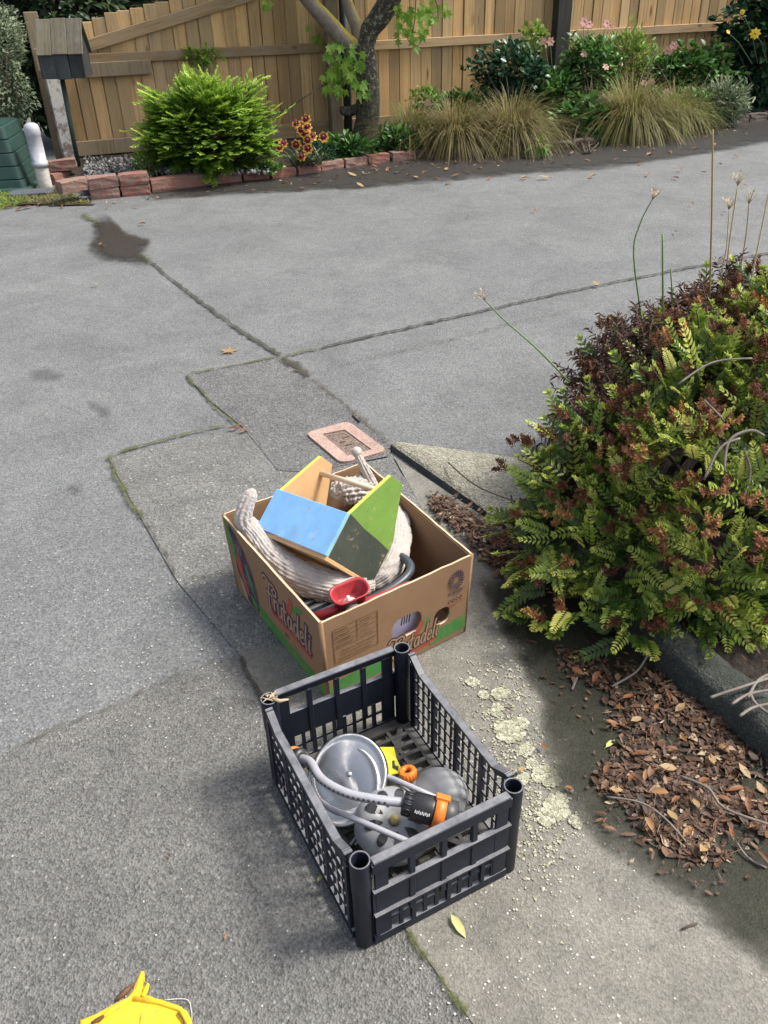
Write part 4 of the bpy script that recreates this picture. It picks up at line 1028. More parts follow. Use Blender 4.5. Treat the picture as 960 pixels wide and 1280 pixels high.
for k in range(4): pr.poly(BLACKI, el(.848 + k*.028, .52, .011, .024, 0, 360, 14)); pr.poly(TANI, el(.848 + k*.028, .52, .005, .010, 0, 360, 10), .0010)
pr.stroke(REDI, [(.84, .465), (.945, .475)], .010); pr.stroke(BROWNI, [(.84, .44), (.90, .445)], .006)
pr.done('print', ('fl', 'fr'))

# ------------------------------------------------------------------ painted wooden caddy in the box
R0 = Matrix(((.6705, .5729, .4714), (-.7194, .3467, .6018), (.1814, -.7427, .6446)))
KS = .93; CL, CW, CHs, CHt, CTW = .3061*KS, .1851*KS, .1236*KS, .2681*KS, .0496*KS
org = Vector((-.3486, 1.8855, .153)); org = Vector((0, 0, CAMH)) + (org - Vector((0, 0, CAMH)))*KS
cad = thing('tool_caddy', 'small wooden carry caddy painted blue, lime and dark green with a dowel handle', 'caddy', org)
cad.rotation_euler = R0.to_euler()
def paint(name, c1, c2, c3, sc=9):
    m, n, l, b = nt(name); co = coord(n); mp = _n(n, 'ShaderNodeMapping'); l.new(co, mp.inputs[0]); mp.inputs['Scale'].default_value = (1, 2.2, 1)
    base = mixc(n, l, ramp(n, l, noise(n, l, mp.outputs[0], sc, 5, .6, .8), [(.3, 0.0), (.7, 1.0)]), c1, c2)
    base = mixc(n, l, ramp(n, l, noise(n, l, co, sc*1.7, 7, .7), [(.60, 0.0), (.70, .8)]), base, c3)
    base = mixc(n, l, ramp(n, l, noise(n, l, co, 38, 9, .78), [(.60, 0.0), (.64, .8)]), base, (.42, .33, .22))
    base = mixc(n, l, ramp(n, l, noise(n, l, co, 11, 8, .7), [(.5, 0.0), (.8, .35)]), base, (.10, .09, .07))
    l.new(base, b.inputs['Base Color']); b.inputs['Roughness'].default_value = .55; bump(n, l, b, noise(n, l, mp.outputs[0], 60, 5), .15, .003); return m
BLUEP = paint('blue_paint', (.21, .47, .82), (.26, .53, .86), (.36, .60, .86)); LIMEP = paint('lime_paint', (.145, .28, .045), (.20, .33, .065), (.09, .20, .045)); DKGP = paint('dark_green_paint', (.042, .050, .038), (.060, .070, .050), (.10, .12, .06)); YELE = paint('yellow_green_paint', (.50, .60, .08), (.58, .66, .12), (.45, .52, .10))
RAWW = plain('raw_plywood', (.62, .40, .20), .65, (.54, .33, .15), 14, .2, 120); DOWEL = plain('dowel_wood', (.66, .53, .38), .6, (.58, .45, .31), 30, .2)
tk = .012
pent = [(0, 0), (CW, 0), (CW, CHs), (CW/2 + CTW/2, CHt), (CW/2 - CTW/2, CHt), (0, CHs)]
for k, (x0, name) in enumerate(((0, 'end_panel'), (CL - tk, 'end_panel'))):
    mb = MB()
    mb.plate(pent, [], lambda u, v, o: Vector((x0 + o, u, v)), tk, 0, 2)
    outer = x0 + tk + .0008 if k else x0 - .0008
    # painted faces: lime above, dark green below, on the outer side
    sgn = 1 if k else -1
    up = [(0, CHs*1.0), (.02, CHs*.97), (CW*.35, CHs*.90), (CW*.7, CHs*.86), (CW, CHs*.80), (CW, CHs), (CW/2+CTW/2, CHt), (CW/2-CTW/2, CHt)]
    lo = [(0, 0), (CW, 0), (CW, CHs*.80), (CW*.7, CHs*.86), (CW*.35, CHs*.90), (.02, CHs*.97), (0, CHs)]
    up = [(0, CHs)] + up[1:]
    for pts, mi in ((up, 1), (lo, 3)):
        P2 = [Vector((p[0], p[1], 0)) for p in pts]; fs = []
        for t in tessellate_polygon([P2]):
            c_ = (P2[t[1]]-P2[t[0]]).cross(P2[t[2]]-P2[t[0]]).z
            fs.append(tuple(t) if c_*sgn > 0 else (t[0], t[2], t[1]))
        mb.add([(outer, p[0], p[1]) for p in pts], fs, mi)
    mb.build(name, [RAWW, LIMEP, YELE, DKGP], cad)
mb = MB(); mb.box((CL/2, -.005, CHs/2 - .001), (CL - .001, .010, CHs - .002), bev=.001); mb.build('side_panel', BLUEP, cad)
mb = MB(); mb.box((CL/2, CW - .006, CHs/2), (CL - 2*tk - .001, .010, CHs - .002), bev=.001); mb.build('side_panel', RAWW, cad)
mb = MB(); mb.box((CL/2, CW/2 - .004, -.006), (CL + .004, CW + .002, .010), bev=.001); mb.build('bottom_board', RAWW, cad)
mb = MB(); mb.tube([(-.004, CW/2 + .004, CHt - .038), (CL - tk - .001, CW/2 + .004, CHt - .038)], .0075, 12); mb.build('handle', DOWEL, cad)

# ------------------------------------------------------------------ ribbed fabric tube
FAB, n_, l_, bb = nt('ribbed_fabric'); co = coord(n_)
cc = mixc(n_, l_, ramp(n_, l_, noise(n_, l_, co, 12, 6, .65), [(.3, 0.0), (.75, 1.0)]), (.50, .455, .415), (.39, .345, .31))
l_.new(cc, bb.inputs['Base Color']); bb.inputs['Roughness'].default_value = .95; bb.inputs['Sheen Weight'].default_value = .3; bump(n_, l_, bb, noise(n_, l_, co, 55, 7, .7), .6, .012)
ft = thing('fabric_snake', 'grey white ribbed corduroy stuffed tube curled around the painted caddy', 'soft toy', (ctr.x, ctr.y, .02))
def inbox(p, r_):
    p = Vector(p)
    if p.z > BH + .01: return p
    for (a, b_) in (('bl', 'fl'), ('fl', 'fr'), ('fr', 'br'), ('br', 'bl')):
        A, B, D = bb0[a], bb0[b_], tb[a]; n = (B-A).cross(D-A).normalized(); d = (p-A).dot(n) + r_ + .009
        if d > 0: p = p - n*d
    return p
def ribs(nr, amp, wr=.0): return lambda k, i: 1 + amp*abs(math.sin(k*math.pi*nr/96)) - amp + wr*mnoise.noise(Vector((k*.16, i*.45, 9))) + .02*mnoise.noise(Vector((k*.5, i*1.0, 4)))
def ftube(name, P, R, nr=28, amp=.10, wr=.13, sub=14):
    R = [r_*.80 for r_ in R]; path = smooth_path([rel(ft, inbox(G(*p), r_)) for p, r_ in zip(P, R)], sub); mb = MB(); mb.tube(path, lerp_r(R, sub), 96, prof=ribs(nr, amp, wr)); return mb.build(name, FAB, ft)
ftube('body', [(303, 655, .235), (316, 676, .225), (343, 702, .20), (380, 724, .19), (425, 735, .18), (458, 728, .15)], [.035, .043, .050, .052, .050, .040])
ftube('body', [(440, 726, .12), (474, 722, .15), (494, 692, .18), (499, 655, .19), (488, 628, .20), (466, 614, .20), (445, 612, .21)], [.035, .042, .045, .046, .045, .045, .040])
ftube('bunched_end', [(462, 612, .22), (442, 613, .235), (425, 616, .235), (415, 622, .23)], [.040, .050, .046, .012], 16, .2, .35)
ftube('arm', [(304, 662, .24), (304, 648, .268), (308, 632, .30), (314, 618, .325), (318, 612, .337)], [.030, .030, .026, .023, .006], 9, .22, .1)
ftube('arm', [(472, 618, .21), (463, 600, .25), (455, 584, .29), (449, 572, .315), (446, 566, .325)], [.022, .019, .016, .013, .013], 9, .2, .1)
mb = MB(); p = rel(ft, G(446, 565, .328)); mb.add([p + Vector((v.x, v.y, v.z))*.020 for v in [Vector(x) for x in IV]], IF, 0, True); o = mb.build('knob', FAB, ft)
sb = o.modifiers.new('s', 'SUBSURF'); sb.levels = 2; sb.render_levels = 2
# ------------------------------------------------------------------ red scoop, grey handle, slatted tray, printed card
REDP = plain('red_plastic', (.36, .028, .034), .45, (.30, .022, .028), 30, .1, coat=.1); WHT = plain('white_plastic', (.72, .70, .68), .5)
cp = G(437, 739, .268)
rs = thing('red_scoop', 'red plastic cup with long red handle lying across the front of the cardboard box', 'scoop', cp)
mb = MB()
def rrp(w, d, z, r, n=5):
    return [Vector(p) for p in rr(w, d, z, r, n)]
prof = [(.020, .013, -.052, .011), (.040, .022, -.046, .018), (.047, .027, -.004, .022), (.052, .032, 0, .025), (.0525, .0325, .003, .0255), (.048, .028, .002, .023), (.044, .0245, -.004, .02), (.037, .019, -.040, .016), (.015, .008, -.043, .007)]
RG = [rrp(*p) for p in prof]; n_ = len(RG[0])
mb.add([p for r_ in RG for p in r_], [(i*n_+k, i*n_+(k+1) % n_, (i+1)*n_+(k+1) % n_, (i+1)*n_+k) for i in range(len(RG)-1) for k in range(n_)], 0, True)
mb.add(RG[0], [tuple(reversed(range(n_)))]); mb.add(RG[-1], [tuple(range(n_))])
o = mb.build('cup', REDP, rs); o.rotation_euler = (.25, -.1, .47); o.scale = (.88, .88, .88)
mb = MB(); mb.tube([rel(rs, G(394, 771, .215)), rel(rs, G(415, 764, .225)), rel(rs, G(432, 754, .226))], [.011, .011, .010], 10)
mb.tube([rel(rs, G(444, 757, .225)), rel(rs, G(475, 747, .215)), rel(rs, G(512, 732, .205))], [.010, .011, .012], 10); mb.build('handle', REDP, rs)
br = thing('white_stopper', 'small white plastic stopper sitting in the red cup', 'stopper', cp + Vector((0, 0, -.042)))
mb = MB(); mb.lathe([(.018, .0), (.020, .006), (.014, .014), (.005, .017), (.0042, .030), (0.0001, .031)], 16, Euler((.12, -.16, 0)).to_matrix().to_4x4(), close=True); mb.build('cap', WHT, br)
GREYP = plain('slate_plastic', (.055, .065, .080), .4, (.04, .05, .062), 20, .1)
mb = MB(); P = smooth_path([G(440, 762, .17), G(470, 746, .18), (G(500, 728, .19)), G(513, 713, .195), G(510, 702, .195), G(498, 694, .19), G(478, 690, .17)], 6)
gh = mb.tube(P, .0105, 10); tag(mb.build('bent_tube', GREYP), 'slate grey bent tube handle inside the cardboard box', 'tube')
tr_ = thing('slatted_tray', 'dark grey slatted tray at the bottom of the cardboard box', 'tray', G(385, 752, .10))
for k in range(13):
    if k > 9: break
    u = .94 - k*.045; q0 = bb0['bl'].lerp(bb0['fl'], u)*.38 + tb['bl'].lerp(tb['fl'], u)*.62; d = (tb['fr'] - tb['fl']).normalized(); q0 = q0 + d*.016
    mb = MB(); mb.bar(rel(tr_, q0), rel(tr_, q0 + d*.17), .012, .020, bev=.003); mb.build('slat', GREYP, tr_)
PAPW = plain('lilac_card', (.66, .60, .74), .6, (.58, .52, .68), 10)
pc = thing('printed_card', 'pale lilac card with dark stripes showing through the box hand hole', 'card', fnF(.5, .42, -.03) + box.location)
f0 = lambda u, v, o: rel(pc, box.location + fnF(u, v, o - .028))
mb = MB(); mb.plate([(.40, .18), (.66, .18), (.66, .60), (.40, .60)], [], f0, .002); mb.build('sheet', PAPW, pc)
mb = MB()
for k in range(4): mb.plate([(.545 + k*.018, .40), (.551 + k*.018, .40), (.565 + k*.018, .56), (.559 + k*.018, .56)], [], lambda u, v, o: f0(u, v, o + .0024), .0006)
mb.build('stripe', BLACKI, pc)
# ------------------------------------------------------------------ black plastic crate
NAVY, n_, l_, bb = nt('navy_crate_plastic'); co = coord(n_)
cc = mixc(n_, l_, ramp(n_, l_, noise(n_, l_, co, 9, 7, .7), [(.35, 0.0), (.75, 1.0)]), (.009, .012, .022), (.015, .018, .029))
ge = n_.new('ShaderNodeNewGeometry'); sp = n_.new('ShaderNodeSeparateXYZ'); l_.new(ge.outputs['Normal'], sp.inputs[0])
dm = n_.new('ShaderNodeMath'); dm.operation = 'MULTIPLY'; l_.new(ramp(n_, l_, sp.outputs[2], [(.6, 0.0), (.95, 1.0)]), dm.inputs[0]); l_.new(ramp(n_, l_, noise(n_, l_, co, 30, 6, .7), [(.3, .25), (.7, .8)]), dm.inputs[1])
cc = mixc(n_, l_, dm.outputs[0], cc, (.27, .27, .28))  # upward faces: pale dust, brightened to paint in the sky's reflection
l_.new(cc, bb.inputs['Base Color']); bb.inputs['Roughness'].default_value = .46; bb.inputs['Specular IOR Level'].default_value = .32; bump(n_, l_, bb, noise(n_, l_, co, 120, 4), .08, .003)
CX, CY, CA, KW, KL, KH = -.013, 1.046, .469, .334, .438, .231
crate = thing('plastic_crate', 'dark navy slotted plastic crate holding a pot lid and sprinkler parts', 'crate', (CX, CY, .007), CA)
def cr(p): return Vector((CX, CY, .007)) + Matrix.Rotation(CA, 3, 'Z') @ Vector(p)
hx, hy = KW/2, KL/2
for sy in (-1, 1):                       # short walls
    mb = MB(); y = sy*(hy - .0045)
    X0, X1 = -hx + .036, hx - .036
    mb.box((0, y, .010), (KW - .060, .0075, .020)); mb.box((0, y, .053), (KW - .077, .0032, .006))
    k = 0; n = 11
    for i in range(n+1):
        x = X0 + (X1-X0)*i/n; mb.box((x, y, .053), (.0075, .0042 if i % 3 else .009, .070))
    mb.box((0, y, .120), (KW - .060, .0046, .066)); mb.box((0, y + sy*.004, .0875), (KW - .0605, .012, .0045)); mb.box((0, y + sy*.003, .1535), (KW - .0605, .0110, .0045))
    for x in (-.062, 0.0, .062): mb.box((x, y, .13), (.011, .0098, .150), bev=.001)
    for s_ in (-1, 1): mb.box((s_*(hx - .048), y, .105), (.024, .0056, .200))
    mb.box((0, y + sy*.002, .2135), (KW - .0615, .0062, .021)); mb.box((0, y - sy*.003, .2265), (KW - .066, .017, .0062), bev=.0015)
    mb.build('end_wall', NAVY, crate)
for sx in (-1, 1):                       # long walls with the dipped rim
    mb = MB(); x = sx*(hx - .0045)
    mb.box((x, 0, .010), (.0075, KL - .060, .020))
    for z in (.052, .088, .124, .160): mb.box((x, 0, z), (.0031, KL - .077, .0056))
    n = 16; Y0, Y1 = -hy + .042, hy - .042
    for i in range(n+1):
        yy = Y0 + (Y1-Y0)*i/n; thick = i % 4 == 0
        mb.box((x, yy, .104), (.010 if thick else .0040, .011 if thick else .0042, .190))
    prof = [(-hy + .038, .2262), (-hy + .046, .2255), (-hy + .085, .2025), (hy - .085, .2025), (hy - .046, .2255), (hy - .038, .2262)]
    for a, b_ in zip(prof, prof[1:]):
        mb.bar((x - sx*.003, a[0], a[1]), (x - sx*.003, b_[0], b_[1]), .0165, .0062, bev=.0012); mb.bar((x + sx*.001, a[0], a[1] - .011), (x + sx*.001, b_[0], b_[1] - .011), .0052, .018)
    for s_ in (-1, 1): mb.box((x, s_*(hy - .045), .105), (.0056, .016, .205))
    mb.build('side_wall', NAVY, crate)
for sx in (-1, 1):
    for sy in (-1, 1):
        mb = MB(); T4 = Matrix.Translation((sx*(hx - .0175), sy*(hy - .0175), 0))
        mb.lathe([(.0140, 0), (.0165, .001), (.0165, .150), (.0175, .152), (.0177, .229), (.0172, KH), (.0148, KH), (.0142, .228), (.0136, .12), (.0001, .118)], 20, T4); mb.build('corner_post', NAVY, crate)
mb = MB()
for i in range(15):
    yy = -hy + .03 + (KL-.06)*i/14; mb.box((0, yy, .014), (KW - .03, .0085, .008))
for xx in (-.10, -.05, 0, .05, .10): mb.box((xx, 0, .0132), (.008, KL - .04, .0075))
for s_ in (-1, 1): mb.bar((-hx + .03, -s_*(hy-.03), .0125), (hx - .03, s_*(hy-.03), .0125), .012, .0078)
for s_ in (-1, 1): mb.box((s_*(hx - .02), 0, .0125), (.02, KL - .03, .0092)); mb.box((0, s_*(hy - .02), .0128), (KW - .03, .02, .0088))
FLOORP = plain('dusty_crate_floor', (.055, .055, .055), .7, (.085, .082, .076), 25, .2)
mb.build('floor', FLOORP, crate)

# ------------------------------------------------------------------ things in the crate
STEEL, n_, l_, bb = nt('brushed_steel'); bb.inputs['Metallic'].default_value = 1; bb.inputs['Roughness'].default_value = .30; bb.inputs['Base Color'].default_value = (.62, .61, .60, 1)
bb.inputs['Anisotropic'].default_value = .85; tg = n_.new('ShaderNodeTangent'); tg.direction_type = 'RADIAL'; tg.axis = 'Z'; l_.new(tg.outputs[0], bb.inputs['Tangent'])
rn = ramp(n_, l_, noise(n_, l_, coord(n_), 35, 6, .7), [(.3, .22), (.7, .42)]); l_.new(rn, bb.inputs['Roughness'])
RIVET = plain('rivet_metal', (.7, .7, .7), .3, metal=1)
def lid(label, c, nrm, r):
    t = thing('pot_lid', label, 'lid', c); t.rotation_euler = Vector(nrm).to_track_quat('Z', 'Y').to_euler()
    mb = MB(); mb.lathe([(.0001, .004), (r*.10, .004), (r*.80, .0095), (r*.86, .0065), (r*.90, .010), (r*.96, .0105), (r*1.0, .0075), (r*1.01, .001), (r*1.0, -.004), (r*.97, -.003), (r*.95, .003), (r*.5, .003), (.0001, .001)], 72); dsc = mb.build('disc', STEEL, t)
    mb = MB(); mb.lathe([(.0055, .0035), (.0055, .006), (.003, .008), (.0001, .0084)], 14); mb.build('rivet', RIVET, dsc); return t
lc = G(437, 968, .105)
ln = Vector((-.30, -.62, .95)).normalized()
L1 = lid('round brushed steel pot lid leaning in the navy crate', lc, ln, .079)
mb = MB(); mb.tube([(.040, -.022, .0085), (.049, -.019, .0095), (.050, -.010, .0095), (.044, -.007, .009)], .0012, 5); mb.build('stamp', RIVET, L1)
lid('second steel lid tucked under the leaning pot lid', lc + Vector((-.012, -.012, -.016)) , (ln + Vector((-.12, 0, .05))).normalized(), .079)
HOSEG = plain('hose_grey', (.36, .36, .39), .4, (.30, .30, .33), 30, .1); BLK = plain('black_plastic', (.018, .018, .020), .4, (.028, .028, .03), 30, .1); ORG = plain('orange_plastic', (.72, .20, .025), .45, (.66, .17, .02), 30, .1); GRP = plain('grey_sprinkler_plastic', (.25, .26, .275), .5, (.31, .315, .32), 14, .15, dirt=.4, dirtcol=(.33, .32, .29)); DKG = plain('dark_grey_plastic', (.06, .062, .066), .5); YEL = plain('yellow_tag_plastic', (.72, .68, .03), .5, (.66, .62, .02), 12)
hw = thing('sprinkler_hose', 'curved grey perforated hose arm with black and orange hose connector in the crate', 'hose', G(440, 995, .15))
hp = smooth_path([rel(hw, G(376, 948, .135)), rel(hw, G(388, 953, .150)), rel(hw, G(402, 974, .160)), rel(hw, G(432, 991, .165)), rel(hw, G(468, 999, .165)), rel(hw, G(503, 1003, .158))], 6)
mb = MB(); mb.tube(hp, .0088, 14); hose_ = mb.build('hose', HOSEG, hw)
mb = MB()
for i in range(6, len(hp)-4):
    if i % 1 == 0:
        t = (hp[i+1]-hp[i-1]).normalized(); n = Vector((0, 0, 1)).cross(t).normalized(); tc = (Vector((0, 0, CAMH)) - (hp[i] + hw.location)).normalized()
        low = (Vector((-.30, -.80, .42))).normalized(); low = (low - t*low.dot(t)).normalized()
        q = hp[i] + low*.0085; mb.add([q + v*.0029 for v in IV], IF, 0, True)
mb.build('spray_holes', BLK, hose_)['kind'] = 'stuff'
d0 = (hp[0]-hp[2]).normalized(); Mx = Matrix.Translation(hp[0] - d0*.006) @ d0.to_track_quat('Z', 'Y').to_matrix().to_4x4()
mb = MB(); mb.lathe([(.011, 0), (.0195, .001), (.0195, .016), (.017, .018), (.017, .032), (.010, .034)], 20, Mx, close=True); mb.build('end_cap', BLK, hw)
mb = MB(); mb.lathe([(.0178, .026), (.0205, .026), (.0205, .036), (.012, .037)], 20, Mx, close=True); mb.build('end_ring', ORG, hw)
a = hp[-1]; e_ = rel(hw, G(580, 1024, .135)); dd = (e_-a).normalized(); Lc = (e_-a).length
Mx = Matrix.Translation(a) @ dd.to_track_quat('Z', 'Y').to_matrix().to_4x4(); k = Lc/.13; Mx = Mx @ Matrix.Diagonal((1.3, 1.3, 1, 1))
mb = MB(); mb.lathe([(.009, 0), (.0155, .001), (.0165, .012*k), (.0165, .020*k), (.0195, .022*k), (.0205, .060*k), (.0205, .066*k)], 24, Mx, close=True)
for j in range(14):
    an = j*math.tau/14; q0 = Mx @ Vector((.0165*math.cos(an), .0165*math.sin(an), .002)); q1 = Mx @ Vector((.0172*math.cos(an), .0172*math.sin(an), .019*k)); mb.tube([q0, q1], .0014, 4)
cbody = mb.build('connector_body', BLK, hw)
mb = MB(); mb.lathe([(.0215, .066*k), (.0232, .0665*k), (.0232, .088*k), (.0215, .0885*k)], 24, Mx, close=True)
for an in (0, math.pi): mb.box(Mx @ Vector((.0235*math.cos(an+1.2), .0235*math.sin(an+1.2), .078*k)), (.006, .012, .030*k), Mx.to_3x3() @ Matrix.Rotation(an+1.2, 3, 'Z'), bev=.001)
mb.build('connector_clip', ORG, hw)
mb = MB(); mb.lathe([(.0212, .088*k), (.0222, .092*k), (.0215, .112*k), (.0150, .115*k), (.0130, .113*k)], 24, Mx, close=False); mb.lathe([(.0095, .100*k), (.0095, .135*k), (.006, .136*k)], 16, Mx, close=True); mb.build('connector_end', DKG, hw)
mb = MB()
for j in range(9):
    q = Mx @ Vector((.0208*math.cos(2.55 + (j % 2)*.05), .0208*math.sin(2.55 + (j % 2)*.05), (.028 + j*.0036)*k)); mb.box(q, (.0006, .004, .0022*k), Mx.to_3x3() @ Matrix.Rotation(2.55, 3, 'Z'))
mb.build('lettering', WHT, cbody)['kind'] = 'stuff'

sq = thing('garden_sprinkler', 'grey plastic sprinkler with black vents and grey bar arms in the crate', 'sprinkler', G(497, 1045, .03))
tilt = Matrix.Translation(rel(sq, G(492, 1030, .075))) @ Vector((.10, -.30, 1)).to_track_quat('Z', 'Y').to_matrix().to_4x4()
mb = MB(); prof = [(.008, .016), (.018, .024), (.035, .034), (.055, .030), (.070, .014), (.076, -.006), (.070, -.026), (.050, -.040), (.015, -.044)]
N = 60; vv = []
for (r_, z_) in prof:
    for kk in range(N):
        an = kk*math.tau/N; g_ = 1 - .035*abs(math.cos(an*4.5))**6 if r_ > .02 else 1; vv.append(tilt @ Vector((r_*g_*math.cos(an), r_*g_*math.sin(an), z_)))
mb.add(vv, [(i*N+j, i*N+(j+1) % N, (i+1)*N+(j+1) % N, (i+1)*N+j) for i in range(len(prof)-1) for j in range(N)], 0, True); dome_ = mb.build('dome', GRP, sq)
for kk in range(9):
    an = kk*math.tau/9 + .35; mb = MB(); d1 = Vector((math.cos(an), math.sin(an), 0)); s1 = Vector((-d1.y, d1.x, 0))
    def zd(r_):
        for (r0, z0), (r1, z1) in zip(prof, prof[1:]):
            if r0 <= r_ <= r1: return z0 + (z1-z0)*(r_-r0)/(r1-r0)
        return .0
    V_ = []
    for r_, w_ in ((.024, .001), (.031, .0045), (.038, .0075), (.045, .009), (.052, .0085), (.057, .006), (.060, .001)):
        for q_ in (-1, 0, 1): V_.append(tilt @ (d1*r_ + s1*w_*q_ + Vector((0, 0, zd(r_) + .0016))))
    mb.add(V_, [(3*i+j, 3*i+j+1, 3*i+j+4, 3*i+j+3) for i in range(6) for j in range(2)]); mb.build('vent', BLK, dome_)
mb = MB(); mb.lathe([(.0001, .014), (.009, .015), (.010, .024), (.006, .028), (.0001, .029)], 12, tilt); mb.build('hub', plain('old_brass', (.45, .36, .16), .5, metal=.4), dome_)
mb = MB(); mb.tube([rel(sq, G(398, 1000, .105)), rel(sq, G(412, 1010, .118)), rel(sq, G(510, 1052, .128)), rel(sq, G(522, 1058, .118))], .0058, 10); mb.build('bar_arm', HOSEG, sq)
mb = MB(); mb.tube([rel(sq, G(474, 966, .10)), rel(sq, G(484, 970, .115)), rel(sq, G(556, 1002, .13))], .0052, 10); mb.build('bar_arm', HOSEG, sq)
s2 = thing('spray_head', 'grey dome spray head with orange screw cap behind the hose connector', 'sprinkler', G(552, 1002, .03))
tilt2 = Matrix.Translation(rel(s2, G(548, 992, .060))) @ Vector((-.05, -.12, 1)).to_track_quat('Z', 'Y').to_matrix().to_4x4()
mb = MB(); mb.lathe([(.0001, .032), (.02, .031), (.045, .022), (.058, .004), (.060, -.012), (.05, -.035), (.02, -.04)], 36, tilt2); mb.build('dome', GRP, s2)
q = rel(s2, G(512, 975, .085)); dv = (rel(s2, G(508, 960, .115)) - q).normalized(); Mx = Matrix.Translation(q) @ dv.to_track_quat('Z', 'Y').to_matrix().to_4x4()
mb = MB(); mb.lathe([(.012, -.03), (.012, .012), (.010, .014)], 16, Mx, close=True); mb.build('neck', GRP, s2)
mb = MB(); mb.lathe([(.014, .006), (.0175, .007), (.0175, .024), (.015, .026), (.008, .026), (.0075, .018)], 20, Mx)
for j in range(18):
    an = j*math.tau/18; mb.tube([Mx @ Vector((.0174*math.cos(an), .0174*math.sin(an), .009)), Mx @ Vector((.0174*math.cos(an), .0174*math.sin(an), .023))], .0012, 4)
mb.build('screw_cap', ORG, s2)
yt = thing('yellow_tag', 'bright yellow plastic tag leaning behind the steel pot lid', 'tag', G(490, 955, .05))
A, B, C_, D = [rel(yt, G(*p)) for p in ((470, 972, .06), (500, 968, .055), (492, 934, .09), (474, 934, .09))]
nn = (B-A).cross(D-A).normalized()
mb = MB(); mb.plate([(0, 0), (1.15, .05), (1.0, .55), (1, 1), (0, 1)], [], lambda u, v, o: (A*(1-u)+B*u)*(1-v)+(D*(1-u)+C_*u)*v + nn*o, .003); mb.build('plate', YEL, yt)
mb = MB(); mb.plate([(.70, .25), (.95, .12), (1.0, .28), (.85, .34), (.86, .52), (.74, .50)], [], lambda u, v, o: (A*(1-u)+B*u)*(1-v)+(D*(1-u)+C_*u)*v + nn*(o + .0034), .0004); mb.build('print', BLK, yt)
for k, (p, q) in enumerate((((438, 1056, .03), (456, 1032, .05)), ((444, 1056, .03), (461, 1034, .05)))):
    mb = MB(); mb.tube([G(*p), G(*q)], .0025, 6); tag(mb.build('wire_rod', HOSEG), 'thin grey rod on the crate floor beside the sprinkler', 'rod', 'rods on the crate floor')
STRAW = leafmat('dry_straw', [(0, (.35, .26, .14)), (.5, (.50, .40, .25)), (1, (.62, .54, .38))], .8, .2)
mb = MB(); p0 = cr((-hx + .02, hy - .02, .232))
for _ in range(26):
    a = U(0, 6.28); mb.blade(p0 + Vector((U(-.008, .008), U(-.008, .008), 0)), (math.cos(a), math.sin(a), U(.0, .6)), U(.006, .018), .0016, U(0, .4), 3, 0, U(0, 1))
mb.tube([p0, p0 + Vector((.02, -.012, .004)), p0 + Vector((.036, -.006, .002))], [.003, .004, .002], 6)
tag(mb.build('dry_root_tuft', STRAW), 'tiny dry root tuft caught on the corner of the navy crate', 'root')
# ------------------------------------------------------------------ service cover
PINKC = ground_mat('pink_cover_plastic', [(.37, .25, .205), (.44, .31, .26), (.30, .205, .17)], 220, .4, .2, .3, (0, .25), rough=.8)
IRON = ground_mat('cover_lid', [(.19, .135, .11), (.23, .17, .14), (.11, .085, .07)], 200, .7, .3, .6, (0, .5), rough=.8)
oc = px([(382, 545), (435, 530), (485, 567), (427, 583)]); ic = px([(403, 546.5), (431, 541), (465, 566), (435, 574)])
mc = sum(oc, Vector())/4
cov = thing('service_cover', 'pink rectangular water meter cover set in the asphalt behind the cardboard box', 'cover', mc)
def rounded(P, r, n=5):
    o = []
    for i in range(4):
        a, b_, c = P[i-1], P[i], P[(i+1) % 4]; u = (a-b_).normalized()*r; v = (c-b_).normalized()*r
        for k in range(n+1): t = k/n; o.append((b_+u)*(1-t)**2 + b_*2*t*(1-t) + (b_+v)*t*t)
    return o
def flatring(mb, O, I, z0, z1):
    n = len(O); V = [Vector((p.x, p.y, z0)) for p in O] + [Vector((p.x, p.y, z1)) for p in O] + [Vector((p.x, p.y, z1)) for p in I] + [Vector((p.x, p.y, z0)) for p in I]
    fs = []
    for i in range(n):
        j = (i+1) % n
        for r_ in range(3): fs.append((r_*n+i, r_*n+j, (r_+1)*n+j, (r_+1)*n+i))
    mb.add(V, fs)
O_ = [rel(cov, p) for p in rounded(oc, .035)]; I_ = [rel(cov, p) for p in rounded(ic, .008)]
if (O_[8]-O_[0]).cross(O_[16]-O_[0]).z < 0: O_.reverse(); I_.reverse()
mb = MB(); flatring(mb, O_, I_, .0, .014); mb.build('frame', PINKC, cov)
mb = MB(); cI = sum(I_, Vector())/len(I_); I2 = [cI + (p-cI)*.97 for p in I_]; nI = len(I2)
mb.add([Vector((p.x, p.y, .0105)) for p in I2], [tuple(range(nI))]); mb.build('lid', IRON, cov)
mb = MB(); ax = (ic[2]-ic[1]).normalized(); ay = (ic[0]-ic[1]).normalized()
for k, (a, b_) in enumerate(((.02, .03), (.05, .06), (.08, .05))): p = cI + ax*(a-.06) + ay*(b_-.05); p.z = .0125; mb.box(p, (.022, .006, .005), Matrix.Rotation(.5, 3, 'Z'))
mb.build('lid_lug', IRON, cov)

